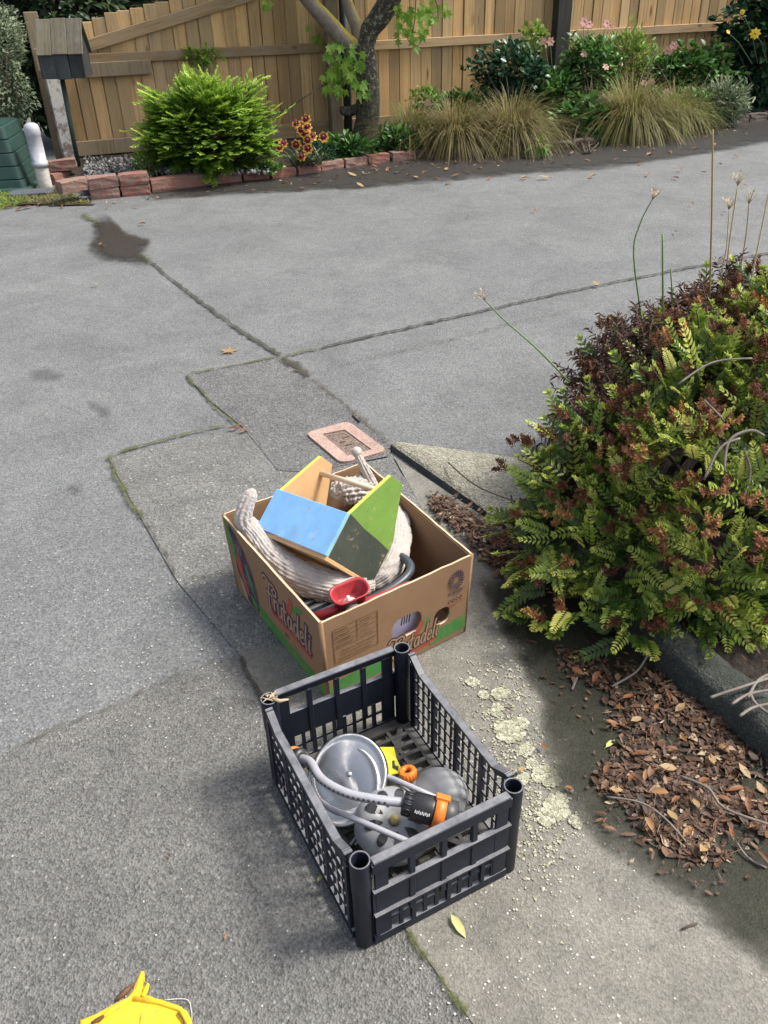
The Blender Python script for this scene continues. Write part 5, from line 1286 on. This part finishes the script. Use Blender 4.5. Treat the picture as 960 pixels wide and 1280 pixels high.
# ------------------------------------------------------------------ lichen on the path
LICH = leafmat('lichen', [(0, (.19, .195, .125)), (.5, (.34, .34, .245)), (1, (.52, .51, .41))], 1.0, .05, .1)
def lichen(mb, c, r, n):
    for _ in range(n):
        a = U(0, 6.28); q = r*math.sqrt(U(.02, 1)); p = c + Vector((math.cos(a)*q, math.sin(a)*q, 0)); s_ = U(.14, .32)*min(r, .022) + .0012
        k = 7; v = [p + Vector((0, 0, .0022 + U(0, .0012)))]; h = .0003 + .0022*q/r*U(.3, 1.3)
        for i in range(k): t = i*math.tau/k; rr_ = s_*U(.7, 1.3); v.append(p + Vector((math.cos(t)*rr_, math.sin(t)*rr_, h*U(.6, 1.4) + .0010)))
        mb.add(v, [(0, i+1, (i+1) % k+1) for i in range(k)], 0, False, U(.1, 1))
big = [((634, 917), 17), ((652, 904), 10), ((658, 937), 10), ((682, 970), 15), ((667, 959), 8), ((624, 869), 11), ((620, 890), 10), ((694, 1012), 17), ((719, 1028), 8), ((652, 975), 8), ((590, 853), 9), ((603, 868), 7)]
for (qx, qy), r_ in big:
    c = G(qx, qy, .005); rm = r_/560; mb = MB()
    for _ in range(6 if r_ > 12 else 3):
        lichen(mb, Vector((U(-.75, .75)*rm, U(-.75, .75)*rm, 0)), rm*U(.25, .7), int(20 + r_*3.5))
    lichen(mb, Vector((0, 0, 0)), rm*.8, int(20 + r_*3))
    tag(mb.build('lichen_patch', LICH, None, c), 'broad ragged clump of pale lichen on the concrete beside the navy crate' if r_ > 12 else 'small round pale lichen rosette on the concrete beside the navy crate', 'lichen', 'large lichen clumps' if r_ > 12 else 'small lichen rosettes')
mb = MB()
for _ in range(800):
    qx, qy = rnd.gauss(628, 26), rnd.gauss(900, 60)
    if rnd.random() < .35: qx, qy = rnd.gauss(672, 26), rnd.gauss(1020, 50)
    if qx - 595 < (qy - 830)*.12 and qy > 850 and qx < 640 and U(0, 1) < .5: continue
    lichen(mb, G(qx, qy, .0045), U(.0015, .006), 3)
tag(stuff(mb.build('lichen_flecks', LICH)), 'scattered pale lichen flecks on the concrete beside the navy crate', 'lichen')
mb = MB()                                     # pale grit on the asphalt and path
def flat_fleck(mb, p, r):
    k = 5; mb.add([p] + [p + Vector((math.cos(i*math.tau/k + 1)*r*U(.5, 1.3), math.sin(i*math.tau/k + 1)*r*U(.5, 1.3), 0)) for i in range(k)], [(0, i+1, (i+1) % k+1) for i in range(k)], 0, False, U(.3, 1))
for _ in range(900):
    qx, qy = (U(0, 330), U(690, 930)) if rnd.random() < .45 else ((U(520, 800), U(1030, 1280)) if rnd.random() < .5 else (U(0, 960), U(480, 1280)))
    p = G(qx, qy, .0062 if qx > 520 else .0047); flat_fleck(mb, p, U(.0008, .0026) if rnd.random() < .96 else U(.002, .004))
tag(stuff(mb.build('pale_grit', plain('pale_fleck', (.40, .39, .35), .9, (.50, .49, .45), 90))), 'tiny pale lichen and grit flecks scattered over the grey paving', 'grit')

# ------------------------------------------------------------------ leaf litter
LITT = leafmat('litter_leaf', [(0, (.026, .017, .012)), (.35, (.070, .038, .024)), (.65, (.125, .066, .038)), (.9, (.24, .14, .075)), (1, (.40, .31, .21))], .6, .15)
def dead_leaf(mb, p, L, W, tint, flatness=.35, curl=None):
    a = U(0, 6.28); d = Vector((math.cos(a), math.sin(a), U(-flatness, flatness)*.6)); n = Vector((U(-flatness, flatness), U(-flatness, flatness), 1))
    mb.leaf(p, d, n, L, W, U(-.2, .6), U(-.25, .3) if curl is None else curl, 0, tint)
pile = [(700, 815), (765, 838), (830, 850), (885, 893), (960, 960), (1000, 1000), (990, 1075), (930, 1062), (888, 1090), (840, 1070), (800, 1048), (788, 1010), (752, 992), (745, 968), (775, 950), (778, 925), (760, 895), (770, 878), (740, 858), (705, 845)]
mb = MB(); n = 0
def kerb_side(p):   # distance to the kerb line, positive on the path side
    best = 9
    for a, b_ in zip(kp, kp[1:]):
        t = b_-a; u = max(0, min(1, (p-a).dot(t)/t.length_squared)); dv = p - (a + t*u); s_ = 1 if t.cross(dv).z < 0 else -1
        if dv.length < abs(best): best = s_*dv.length
    return best
while n < 4000:
    qx, qy = U(690, 1005), U(805, 1095)
    if not inpoly(qx + U(-9, 9), qy + U(-9, 9), pile): continue
    p = G(qx, qy); k = kerb_side(p)
    if mnoise.fractal(p*14, 1, 2, 3) + .55 < U(0, .8): continue
    if k < .004: continue
    n += 1; h = .013*max(0, 1 - k/.32)
    dead_leaf(mb, p + Vector((0, 0, .008 + U(0, 1)*h + U(0, .007))), (U(.003, .010) if rnd.random() < .5 else U(.010, .034)), U(.004, .017), min(1, max(0, rnd.gauss(.42, .30))), .36)
n = 0
strip = [(536, 622), (560, 628), (600, 652), (650, 690), (690, 745), (660, 740), (610, 710), (575, 668), (545, 645)]
while n < 1500:
    qx, qy = U(530, 700), U(615, 750)
    if not inpoly(qx + U(-5, 5), qy + U(-5, 5), strip): continue
    n += 1; dead_leaf(mb, G(qx, qy) + Vector((0, 0, .009 + U(0, .014))), U(.008, .03), U(.005, .014), min(1, max(0, rnd.gauss(.55, .24))), .5)
for _ in range(220):
    qx, qy = (U(700, 880), U(575, 600)) if rnd.random() < .4 else (U(660, 960), U(690, 860))
    q = G(qx, qy); kk = kerb_side(q)
    if 0 < kk < .4 or qy < 610: dead_leaf(mb, G(qx, qy, .012 if qy > 610 else .03), U(.012, .03), U(.006, .013), min(1, max(0, rnd.gauss(.5, .2))), .4)
for _ in range(500):   # on the bed soil
    x, y = U(.68, 1.6), U(1.0, 2.2)
    if kerb_side(Vector((x, y, 0))) < -.09: dead_leaf(mb, Vector((x, y, .085 + U(0, .02))), U(.012, .035), U(.007, .015), min(1, max(0, rnd.gauss(.2, .15))), .5)
for _ in range(260):   # bits of twig in the pile
    qx, qy = U(690, 1000), U(815, 1090)
    if not inpoly(qx, qy, pile) or kerb_side(G(qx, qy)) < .01: continue
    p = G(qx, qy, .03 + U(0, .012)); a = U(0, 6.28); L = U(.01, .04); mb.tube([p, p + Vector((math.cos(a), math.sin(a), U(-.2, .2)))*L], U(.0005, .0012), 4, 0, True, U(.2, 1))
for _ in range(330):   # strays round the pile
    qx, qy = U(690, 960), U(810, 1120)
    if min((abs(qx-a)+abs(qy-b_)) for a, b_ in pile) < 45 and kerb_side(G(qx, qy)) > .02: dead_leaf(mb, G(qx, qy, .014), U(.004, .022), U(.003, .010), min(1, max(0, rnd.gauss(.45, .25))), .3)
tag(stuff(mb.build('leaf_litter', LITT)), 'pile of brown fallen leaf litter beside the mossy kerb', 'leaf litter')
mb = MB()                                     # thin litter lines in front of the fence bed
for _ in range(520):
    t = U(.02, .98); i_ = t*(len(edge_px)-1); a = edge_px[int(i_)]; b_ = edge_px[int(i_)+1]; u = i_-int(i_)
    qx = a[0]+(b_[0]-a[0])*u; qy = a[1]+(b_[1]-a[1])*u + abs(rnd.gauss(2, 5)) + 1
    if qx < 400 and rnd.random() < .7: continue
    dead_leaf(mb, G(qx, qy, .014), U(.02, .06), U(.010, .026), min(1, max(0, rnd.gauss(.62, .25))), .25)
tag(stuff(mb.build('leaf_scatter', LITT)), 'thin drift of dry leaves along the foot of the bed edging', 'leaf litter')
FALL = leafmat('fallen_leaf', [(0, (.10, .042, .020)), (.4, (.22, .088, .035)), (.7, (.31, .165, .068)), (1, (.36, .27, .14))], .55, .2)
GRLF = leafmat('green_fallen_leaf', [(0, (.35, .36, .12)), (1, (.55, .55, .22))], .5, .2)
flm = []
for k in range(6):
    b = MB(); b.leaf((-.5, 0, 0), (1, 0, .05), (0, 0, 1), 1, .30 + .045*k, U(.2, .9), U(-.35, .3), 0, [.1, .35, .5, .3, .7, .9][k]); b.tube([(-.5, 0, 0), (-.72, .03, .03)], .014, 4); flm.append(b.mesh('fallen_leaf', FALL))
gl = MB(); gl.leaf((-.5, 0, 0), (1, 0, .02), (0, 0, 1), 1, .36, .3, .1, 0, .7); gl.tube([(-.5, 0, 0), (-.66, .02, .02)], .012, 4); glm = gl.mesh('fallen_leaf', GRLF)
def fallen(lst, label, group, L, z=.014, me=None):
    for (qx, qy) in lst:
        ci = rnd.randrange(6); cw = ('dark brown', 'orange brown', 'tan', 'russet', 'pale tan', 'straw coloured')[ci]
        o = put('fallen_leaf', me or flm[ci], None, G(qx, qy, z + .004), (U(-.15, .15), U(-.15, .15), U(0, 6.28)), U(L*.8, L*1.2)); tag(o, cw + ' ' + label if me is None else label, 'leaf', cw + ' ' + group)
fallen([(765, 904), (770, 988), (835, 867), (785, 872), (790, 970), (806, 970), (845, 998), (905, 997), (935, 1005), (840, 935), (775, 885), (820, 885), (758, 960), (955, 1072), (870, 900), (905, 935), (915, 1040), (950, 985), (850, 885), (800, 940), (880, 975), (860, 1040), (815, 912), (835, 960), (825, 990), (870, 1005), (895, 1030), (920, 985), (890, 950), (855, 925), (930, 965), (840, 1020), (880, 1060), (795, 900), (745, 845), (722, 838), (945, 1030), (812, 1030)], 'larger leaf lying on the dark leaf litter by the kerb', 'larger leaves on the litter', .034, .024)
fallen([(763, 1035), (752, 1016), (634, 886), (680, 934), (652, 962), (711, 984), (757, 1025), (637, 963)], 'small leaf lying on the bare concrete near the lichen', 'small leaves on the concrete', .022)
o = put('fallen_leaf', glm, None, G(573, 1157, .012), (0, .05, -1.05), .048); tag(o, 'yellow green leaf on the asphalt in front of the navy crate', 'leaf')
o = put('fallen_leaf', glm, None, G(763, 929, .014), (0, .05, .75), .036); tag(o, 'pale green leaf beside the dark leaf litter on the concrete', 'leaf')
fallen([(178, 279), (668, 263), (745, 355), (585, 270), (905, 265), (845, 290), (930, 232), (865, 255)], 'lone leaf on the open grey asphalt between fence bed and shrub', 'lone leaves on the driveway', .055)
fallen([(456, 218), (484, 213), (496, 216), (510, 218), (520, 222), (530, 215), (545, 222), (558, 212), (468, 208), (440, 219), (420, 223), (400, 227), (570, 220), (450, 232), (585, 216), (600, 210), (660, 205), (690, 203), (712, 206), (735, 200), (770, 199), (800, 204), (812, 193), (838, 190), (850, 212), (870, 185), (893, 180), (845, 222), (680, 222), (740, 220), (655, 222), (335, 238), (356, 228), (378, 236), (560, 228), (612, 222), (900, 205), (880, 215), (920, 195), (810, 218)], 'leaf lying on the dark asphalt in front of the fence bed', 'leaves on the wet asphalt', .075)
fallen([(12, 258), (35, 258), (50, 255), (25, 260), (78, 257)], 'leaf on the edge of the weedy verge by the bin', 'leaves on the verge', .08)
ow = MB(); pts = []
for a, r_ in ((-160, .3), (-130, .8), (-100, .35), (-60, .9), (-30, .4), (0, 1), (30, .4), (65, .95), (100, .35), (135, .7), (165, .3)):
    t = math.radians(a); pts.append(Vector((math.sin(t)*r_, math.cos(t)*r_, .06*r_)))
ow.add([Vector((0, 0, 0))] + pts, [(0, i+2, i+1) for i in range(len(pts)-1)] + [(0, 1, len(pts))], 0, False, .85); ow.tube([(0, -.1, 0), (.1, -1.0, .1)], .03, 4)
tag(ow.build('fallen_leaf', FALL, None, G(286, 439, .008)), 'star shaped tan leaf on the asphalt behind the cardboard box', 'leaf').scale = (.052,)*3
fallen([(298, 532), (305, 537), (291, 535)], 'small leaf caught in the mossy corner joint of the asphalt', 'leaves in the mossy joint', .04)
fallen([(119, 355), (128, 307), (126, 305)], 'tiny leaf scrap near the wet patch on the asphalt', 'scraps near the wet patch', .035)
fallen([(211, 1069), (283, 1171)], 'tiny leaf fleck on the coarse asphalt between crate and yellow scrap', 'flecks on the near asphalt', .014, .005)
yl = put('fallen_leaf', glm, None, G(400, 1097, .010), (.3, .3, 1.2), .022); tag(yl, 'small crumpled yellow green leaf at the foot of the crate side wall', 'leaf')
# twigs in the litter
for k, (P, r_) in enumerate((([(758, 996, .02), (800, 1003, .03), (830, 1022, .035), (860, 1055, .03)], .0022), ([(850, 970, .04), (885, 985, .045), (905, 1010, .04), (960, 1030, .035)], .0028), ([(920, 1052, .02), (935, 1072, .015), (958, 1085, .012)], .002), ([(765, 858, .03), (795, 840, .04), (810, 818, .06)], .0025), ([(715, 862, .012), (722, 845, .014)], .003))):
    mb = MB(); mb.tube(smooth_path([G(*p) for p in P], 4), r_, 6); tag(mb.build('twig', PALETWIG), 'thin bare twig lying across the brown leaf litter', 'twig', 'twigs on the litter')
for k, (P, r_) in enumerate((([(593, 646, .07), (625, 668, .10), (650, 676, .09), (690, 700, .08)], .003), ([(560, 578, .05), (592, 605, .09), (630, 622, .12), (660, 630, .14)], .0025), ([(548, 660, .012), (556, 640, .03)], .003))):
    mb = MB(); mb.tube(smooth_path([G(*p) for p in P], 4), r_, 6); tag(mb.build('twig', TWIG), 'bare dark twig poking out over the concrete wedge beside the shrub', 'twig', 'twigs by the wedge')
mb = MB(); mb.tube([G(852, 1162, .008), G(862, 1157, .010), G(872, 1154, .008)], .002, 5); tag(mb.build('twig', TWIG), 'tiny dark stick alone on the bare concrete', 'twig')
mb = MB(); mb.tube([G(441, 519, .01), G(450, 527, .012)], .004, 5); tag(mb.build('twig', TWIG), 'short dark stick on the asphalt behind the pink cover', 'twig')

# ------------------------------------------------------------------ crumpled yellow scrap
YSC, n_, l_, bb = nt('yellow_painted_scrap'); co = coord(n_)
cc = mixc(n_, l_, ramp(n_, l_, noise(n_, l_, co, 60, 6, .7), [(.56, 0.0), (.68, .75)]), (.74, .47, .018), (.40, .23, .07)); l_.new(cc, bb.inputs['Base Color']); bb.inputs['Roughness'].default_value = .75
bump(n_, l_, bb, noise(n_, l_, co, 45, 5, .6), .35, .006)
ysc = thing('yellow_scrap', 'crumpled bright yellow painted scrap with a spiky tip lying on the asphalt', 'scrap', G(178, 1262, .004))
Yp = lambda x, y, z: rel(ysc, G(x, y, z))
outp = [(100, 1275), (118, 1268), (140, 1256), (160, 1246), (166, 1238), (176, 1214), (180, 1213), (181, 1226), (178, 1238), (184, 1228), (187, 1230), (184, 1243), (200, 1250), (222, 1256), (234, 1264), (240, 1275), (244, 1300), (232, 1345), (195, 1372), (140, 1370), (105, 1335), (98, 1300)]
mb = MB(); cxy = (172, 1305); n = len(outp); V = []
for s_, z in ((1.0, .0015), (.985, .005), (.93, .006), (.80, .004), (.45, .005), (0, .004)):
    for (x, y) in outp: V.append(Yp(cxy[0]+(x-cxy[0])*s_, cxy[1]+(y-cxy[1])*s_, z + U(-.001, .0015)))
mb.add(V, [(r_*n+i, r_*n+(i+1) % n, (r_+1)*n+(i+1) % n, (r_+1)*n+i) for r_ in range(5) for i in range(n)], 0, True); mb.build('sheet', YSC, ysc)
mb = MB(); mb.tube([Yp(118, 1280, .005), Yp(140, 1262, .006), Yp(164, 1248, .006), Yp(172, 1236, .005), Yp(177, 1216, .004)], [.004, .0045, .0045, .004, .0018], 7)
mb.tube([Yp(166, 1248, .006), Yp(200, 1253, .006), Yp(226, 1262, .006), Yp(236, 1280, .005)], [.004, .0045, .004, .0035], 7); mb.tube([Yp(178, 1246, .005), Yp(185, 1230, .004)], [.004, .0018], 6); mb.build('rolled_edge', YSC, ysc)
mb = MB(); mb.tube([Yp(114, 1279, .009), Yp(124, 1274, .010), Yp(130, 1270, .009)], [.002, .004, .002], 6); mb.build('bark_sliver', BROWNI, ysc); mb = MB(); mb.tube([Yp(146, 1249, .009), Yp(158, 1238, .012), Yp(168, 1229, .009)], [.003, .005, .002], 6); mb.build('bark_sliver', BROWNI, ysc); mb = MB(); mb.tube([Yp(222, 1266, .009), Yp(228, 1274, .0095), Yp(232, 1282, .009)], .0016, 5); mb.build('bark_sliver', BROWNI, ysc)
mb = MB(); mb.tube(smooth_path([Yp(205, 1250, .006), Yp(233, 1249, .007), Yp(239, 1262, .006), Yp(240, 1275, .005)], 4), .0006, 5); mb.build('thread', WHT, ysc)

# ------------------------------------------------------------------ shrub on the bed
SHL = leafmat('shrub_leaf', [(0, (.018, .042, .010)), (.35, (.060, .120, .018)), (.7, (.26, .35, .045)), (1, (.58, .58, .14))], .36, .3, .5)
TIPL = leafmat('shrub_tip_leaf', [(0, (.22, .34, .05)), (.5, (.50, .60, .14)), (.8, (.68, .66, .24)), (1, (.66, .42, .05))], .4, .35)
BRNF = leafmat('brown_flower_head', [(0, (.060, .022, .013)), (.5, (.17, .066, .030)), (.8, (.30, .135, .055)), (1, (.52, .32, .10))], .8, .2)
DEADL = leafmat('dead_leaf_spray', [(0, (.022, .011, .009)), (.5, (.072, .031, .021)), (1, (.17, .078, .045))], .7, .15)
SC_ = Vector((1.10, 2.04, .12)); SR = Vector((.74, .86, .47)); EA = Vector((.5, -.866, 0)); EB = Vector((-.866, -.5, 0))
shrub = thing('leafy_shrub', 'dense shrub with paired green leaves, lime tips and brown dead flower heads beside the kerb', 'shrub', (1.10, 2.04, .05))
def sprig(mb, M4, seed, kind='leaf', tbase=.4):
    r2 = random.Random(seed); X = r2.uniform
    def w(p): return M4 @ Vector(p)
    def wd(d): return M4.to_3x3() @ Vector(d)
    n = r2.randint(7, 10); L = X(.085, .125)
    if kind == 'dead':
        mb.tube([w((0, 0, 0)), w((0, L*.5, .006)), w((0, L, -.004))], .0012, 4, 1)
        for i in range(11):
            t = (i+1)/11
            for s_ in (-1, 1):
                mb.leaf(w((0, L*t, 0)), wd((s_*X(.3, 1), X(.1, .9), X(-.9, .4))), wd((X(-1, 1), X(-1, 1), 1)), X(.014, .026), X(.004, .008), X(.2, 1.2), X(-.5, .6), 0, min(1, max(0, X(.0, .9))))
        return
    mb.tube([w((0, 0, 0)), w((0, L*.5, .004)), w((0, L, 0))], .0014, 4, 1)
    yel = X(0, 1) > .88
    for i in range(n):
        t = (i + .5)/n; ll = (.030 - .012*abs(t-.35)) * X(.85, 1.1)
        if t > .8: ll *= .72
        for s_ in (-1, 1):
            tt = tbase + .34*t**2 + X(-.12, .12) + (.4 if yel else 0)
            mb.leaf(w((0, L*t, .001*i)), wd((s_*1.0, .55 + .5*t, .30 + .25*t)), wd((-s_*.25, -.25, 1)), ll, ll*.40, .45, X(.05, .35), 0, min(1, max(0, tt)))
    for k in range(9):                      # rosette at the tip
        a = k*math.tau/9 + X(-.2, .2)
        mb.leaf(w((0, L, .002)), wd((math.cos(a)*.75, .65 + .35*math.sin(a), .55)), wd((0, .3, 1)), X(.013, .021), X(.006, .009), .4, .1, 2, X(.2, 1.0 if yel else .72))
def frame(p, d, nrm):
    d = d.normalized(); z = (nrm - d*nrm.dot(d)).normalized(); x = d.cross(z)
    return Matrix(((x.x, d.x, z.x, p.x), (x.y, d.y, z.y, p.y), (x.z, d.z, z.z, p.z), (0, 0, 0, 1)))
svar = []
for k in range(8):
    b = MB(); sprig(b, Matrix.Identity(4), 100 + k, 'leaf', .30 + .055*k); svar.append(b.mesh('leaf_sprig', [SHL, TWIG, TIPL]))

def surf(v):
    k = .95 + .24*mnoise.noise(v*2.4 + Vector((3, 8, 1))) + .15*mnoise.noise(v*6)
    c = v.z; h = math.hypot(v.x, v.y); e2 = 2.8 if (v.x < 0 and v.y < 0) else 2.1
    q = 1 if h < 1e-4 else h/((abs(v.x)**e2 + abs(v.y)**e2)**(1/e2))
    x = v.x*q*(.655 if v.x < 0 else .95); y = v.y*q*(.60 if v.y < 0 else .85)
    k /= (h**2.2 + abs(c)**2.2)**(1/2.2)
    z_ = c*.56*k
    if x < 0: x *= 1 - .10*max(0, z_)/.56
    return Vector((x*k + .28*y*k, y*k, z_))
def deadzone(p): return p.x < .05 and p.y > -.05 and p.z > .05 and (p.x*-.9 + p.y*.9 + .30*mnoise.noise(p*7)) > .17
cam_l = rel(shrub, Vector((0, 0, CAMH)))
cand = []
for _ in range(4900):
    v = dirn(.15); 
    if v.z < -.30: continue
    p = surf(v) + Vector((0, 0, SC_.z - .05)); depth = U(0, 1)**1.4*.22; p = p*(1-depth)
    if p.z < .02: p.z = U(.02, .09)
    nrm = Vector((v.x/SR.x, v.y/SR.y, v.z/SR.z)).normalized()
    d = (nrm*.65 + Vector((U(-1, 1), U(-1, 1), U(-.45, .65)))*.75 + Vector((0, 0, .12))).normalized()
    if v.z < .15: d.z = d.z*.5 - .05; d.normalize()
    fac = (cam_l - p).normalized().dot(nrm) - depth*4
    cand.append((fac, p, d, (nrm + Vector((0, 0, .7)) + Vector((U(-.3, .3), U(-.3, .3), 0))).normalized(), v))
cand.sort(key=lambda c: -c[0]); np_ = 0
mbF = MB(); mbD = MB()
for fac, p, d, nn, v in cand:
    if deadzone(p):
        for _ in range(2):
            if rnd.random() < .92: sprig(mbD, frame(p + Vector((U(-.04, .04), U(-.04, .04), U(-.03, .03))), (d + Vector((U(-.5, .5), U(-.5, .5), U(-.7, .3)))), nn), rnd.randrange(9999), 'dead')
            else: sprig(mbF, frame(p, d, nn), rnd.randrange(999), 'leaf', .3)
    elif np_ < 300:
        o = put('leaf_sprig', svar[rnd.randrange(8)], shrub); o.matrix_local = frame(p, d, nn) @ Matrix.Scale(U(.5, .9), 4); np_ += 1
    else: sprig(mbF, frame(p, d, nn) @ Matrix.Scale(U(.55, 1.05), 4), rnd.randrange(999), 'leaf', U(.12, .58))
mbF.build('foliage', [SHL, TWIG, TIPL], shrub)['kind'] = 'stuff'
o = mbD.build('dead_foliage', [DEADL, TWIG], shrub); o['kind'] = 'stuff'; o['label'] = 'dark brown dead foliage'
mb = MB()                                  # brown seed heads
def head(mb, p, d, L, tint):
    d = d.normalized(); o1 = d.orthogonal().normalized(); o2 = d.cross(o1)
    for i in range(26):
        t = i/26; a = i*2.4; r_ = (.011*(1-t*.75) + .0025); q = p + d*(L*t); dd = (o1*math.cos(a) + o2*math.sin(a) + d*.5).normalized()
        mb.leaf(q, dd, d, r_*U(.8, 1.4), .0055, .6, U(-.3, .3), 0, min(1, max(0, tint + U(-.25, .25))))
for _ in range(1500):
    v = dirn(.25)
    if v.z < -.05: continue
    p = surf(v)*U(1.02, 1.10) + Vector((0, 0, SC_.z - .05))
    if p.z < .06: continue
    if rnd.random() < .35 and mnoise.noise(p*5.5 + Vector((7, 7, 7))) < .05 - .5*max(0, -v.x*.7 + v.y*.3): continue
    nrm = Vector((v.x/SR.x, v.y/SR.y, v.z/SR.z)).normalized()
    if deadzone(p) and rnd.random() < .6 or (p.z < .30 and rnd.random() < .45): continue
    tint = .42 + U(-.22, .18) + (.38 if rnd.random() < .20 else 0)
    for _k in range(3): head(mb, p + Vector((U(-.018, .018), U(-.018, .018), U(-.01, .012))), nrm + Vector((U(-.8, .8), U(-.8, .8), U(-.1, .7))), U(.024, .042), tint)
mb.build('flower_heads', BRNF, shrub)['kind'] = 'stuff'
mb = MB()
for _ in range(70):
    v = dirn(.3); 
    if v.z < -.1: continue
    tip = surf(v)*U(.6, .95) + Vector((0, 0, .09)); b0 = Vector((U(-.25, .25), U(-.3, .3), -.01))
    mb.tube([b0, b0.lerp(tip, .5) + Vector((U(-.06, .06), U(-.06, .06), U(.0, .08))), tip], [.009, .006, .003], 5)
mb.build('branches', TWIG, shrub)['kind'] = 'stuff'
for (P, r_) in (([(905, 590), (908, 560), (918, 545), (940, 538), (955, 545)], .006), ([(880, 600), (900, 560), (925, 548)], .005), ([(848, 480), (880, 458), (905, 450), (940, 448)], .004), ([(880, 500), (900, 520), (905, 527)], .004), ([(930, 560), (938, 590), (930, 620)], .005)):
    PT = MB(); PT.tube(smooth_path([rel(shrub, AY(x, y, 1.44 + .25*(700-y)/260)) for x, y in P], 4), r_*.6, 6); PT.build('dead_branch', PALETWIG, shrub)
for (P) in ([(960, 848), (930, 858), (905, 866), (888, 872)], [(965, 862), (935, 868), (915, 880)], [(960, 880), (940, 885), (925, 895)], [(970, 840), (948, 850), (935, 872)], [(965, 895), (945, 880), (938, 868)]):
    PT = MB(); PT.tube(smooth_path([rel(shrub, G(x, y, .105)) for x, y in P], 4), .0034, 6); PT.build('dead_branch', PALETWIG, shrub)
# skirt of low shoots hanging over the kerb
mb = MB(); n = 0
while n < 6:
    qx, qy = U(640, 850), U(690, 825)
    if not inpoly(qx, qy, [(655, 690), (642, 740), (650, 795), (720, 806), (800, 822), (850, 800), (790, 730), (720, 680)]): continue
    n += 1; p = rel(shrub, G(qx, qy, U(.05, .14))); d = Vector((U(-1, -.1), U(-1, .1), U(-.5, .5)))
    sprig(mb, frame(p, d, Vector((U(-.3, .3), -.4, 1))) @ Matrix.Scale(U(.7, 1.05), 4), rnd.randrange(999), 'leaf', U(.1, .4))
mb.build('low_foliage', [SHL, TWIG, TIPL], shrub)['kind'] = 'stuff'
# trailing lower shoot over the path
mb = MB()
for (qx, qy, z, ang_) in ((640, 735, .05, 3.4), (632, 775, .04, 3.2), (655, 770, .05, 3.6), (668, 790, .04, 4.0), (800, 815, .09, 4.5), (815, 822, .08, 4.7), (645, 725, .07, 2.9), (690, 800, .06, 4.2)):
    p = rel(shrub, G(qx, qy, z)); sprig(mb, frame(p + Vector((-math.cos(ang_), -math.sin(ang_), 0))*.06, Vector((math.cos(ang_), math.sin(ang_), .05)), Vector((0, 0, 1))) @ Matrix.Scale(.62, 4), rnd.randrange(99), 'leaf', .30)
mb.build('low_shoot', [SHL, TWIG, TIPL], shrub)['kind'] = 'stuff'

# ------------------------------------------------------------------ tall stalks growing through the shrub
STK = leafmat('dry_stalk', [(0, (.22, .13, .06)), (.5, (.42, .30, .15)), (1, (.58, .48, .30))], .8, .1)
STG = leafmat('green_stalk', [(0, (.10, .18, .04)), (1, (.22, .34, .10))], .6, .2)
def stalk(P, y, m, r_, label, head_=False, tint=.5, y1=None):
    pts = [AY(qx, qy, y + (0 if y1 is None else (y1-y)*i/(len(P)-1))) for i, (qx, qy) in enumerate(P)]
    t = thing('flower_stalk', label, 'stalk', pts[0], 0, 'tall stalks in the shrub')
    path = smooth_path([rel(t, p) for p in pts], 5); mb = MB(); n = len(path); mb.tube(path, [r_*(1-.5*i/n) for i in range(n)], 6, 0, True, tint); mb.build('stem', m, t)
    if head_:
        hb = MB(); e = path[-1]; dr = (path[-1]-path[-3]).normalized()
        for k in range(11):
            d = (dr + Vector((U(-.9, .9), U(-.9, .9), U(-.2, .9)))).normalized(); L = U(.018, .035); hb.tube([e, e + d*L*.6 + Vector((0, 0, .003)), e + d*L], [.0009, .0008, .0006], 4, 0, True, .9); hb.leaf(e + d*L, d, Vector((0, 0, 1)), .010, .004, .5, .1, 0, .9)
        hb.build('seed_head', STK, t)
stalk([(866, 470), (884, 400), (889, 300), (891, 162)], 2.25, STK, .0040, 'tallest bare straw coloured stalk rising out of the shrub', tint=.35)
stalk([(712, 478), (670, 435), (630, 400), (606, 375)], 2.15, STG, .0026, 'leaning green stalk with small seed head arching over the asphalt', True, .5)
stalk([(806, 500), (804, 420), (792, 320), (800, 280), (815, 250)], 2.3, STG, .0030, 'slim stalk with split green base and pale curled seed head', True, .6)
stalk([(832, 520), (829, 400), (828, 292)], 2.3, STG, .0042, 'straight thick green stalk without a head', False, .7)
stalk([(838, 500), (841, 400), (838, 335)], 2.32, STG, .0030, 'short green stalk beside the thick straight green one', False, .6)
stalk([(884, 470), (903, 380), (912, 300), (922, 232)], 2.35, STK, .0032, 'straw stalk with a wide branched seed head above the shrub', True, .7)
stalk([(892, 440), (900, 350), (908, 310), (911, 262)], 2.4, STK, .0026, 'thin straw stalk with small spidery seed head', True, .8)
stalk([(880, 480), (910, 400), (930, 310), (936, 255)], 2.4, STK, .0026, 'purplish thin stalk with loose seed head near the straw ones', True, .3)
stalk([(900, 520), (925, 420), (945, 320), (962, 235)], 2.2, STK, .0032, 'pale straw stalk leaning away from the tallest one', False, .9)
stalk([(870, 510), (905, 440), (945, 380), (985, 310)], 2.2, STK, .0030, 'strongly leaning straw stalk crossing the others', False, .6)
stalk([(935, 560), (948, 480), (975, 400)], 2.1, STG, .0032, 'yellow green leaning stalk low in the shrub', False, .3)
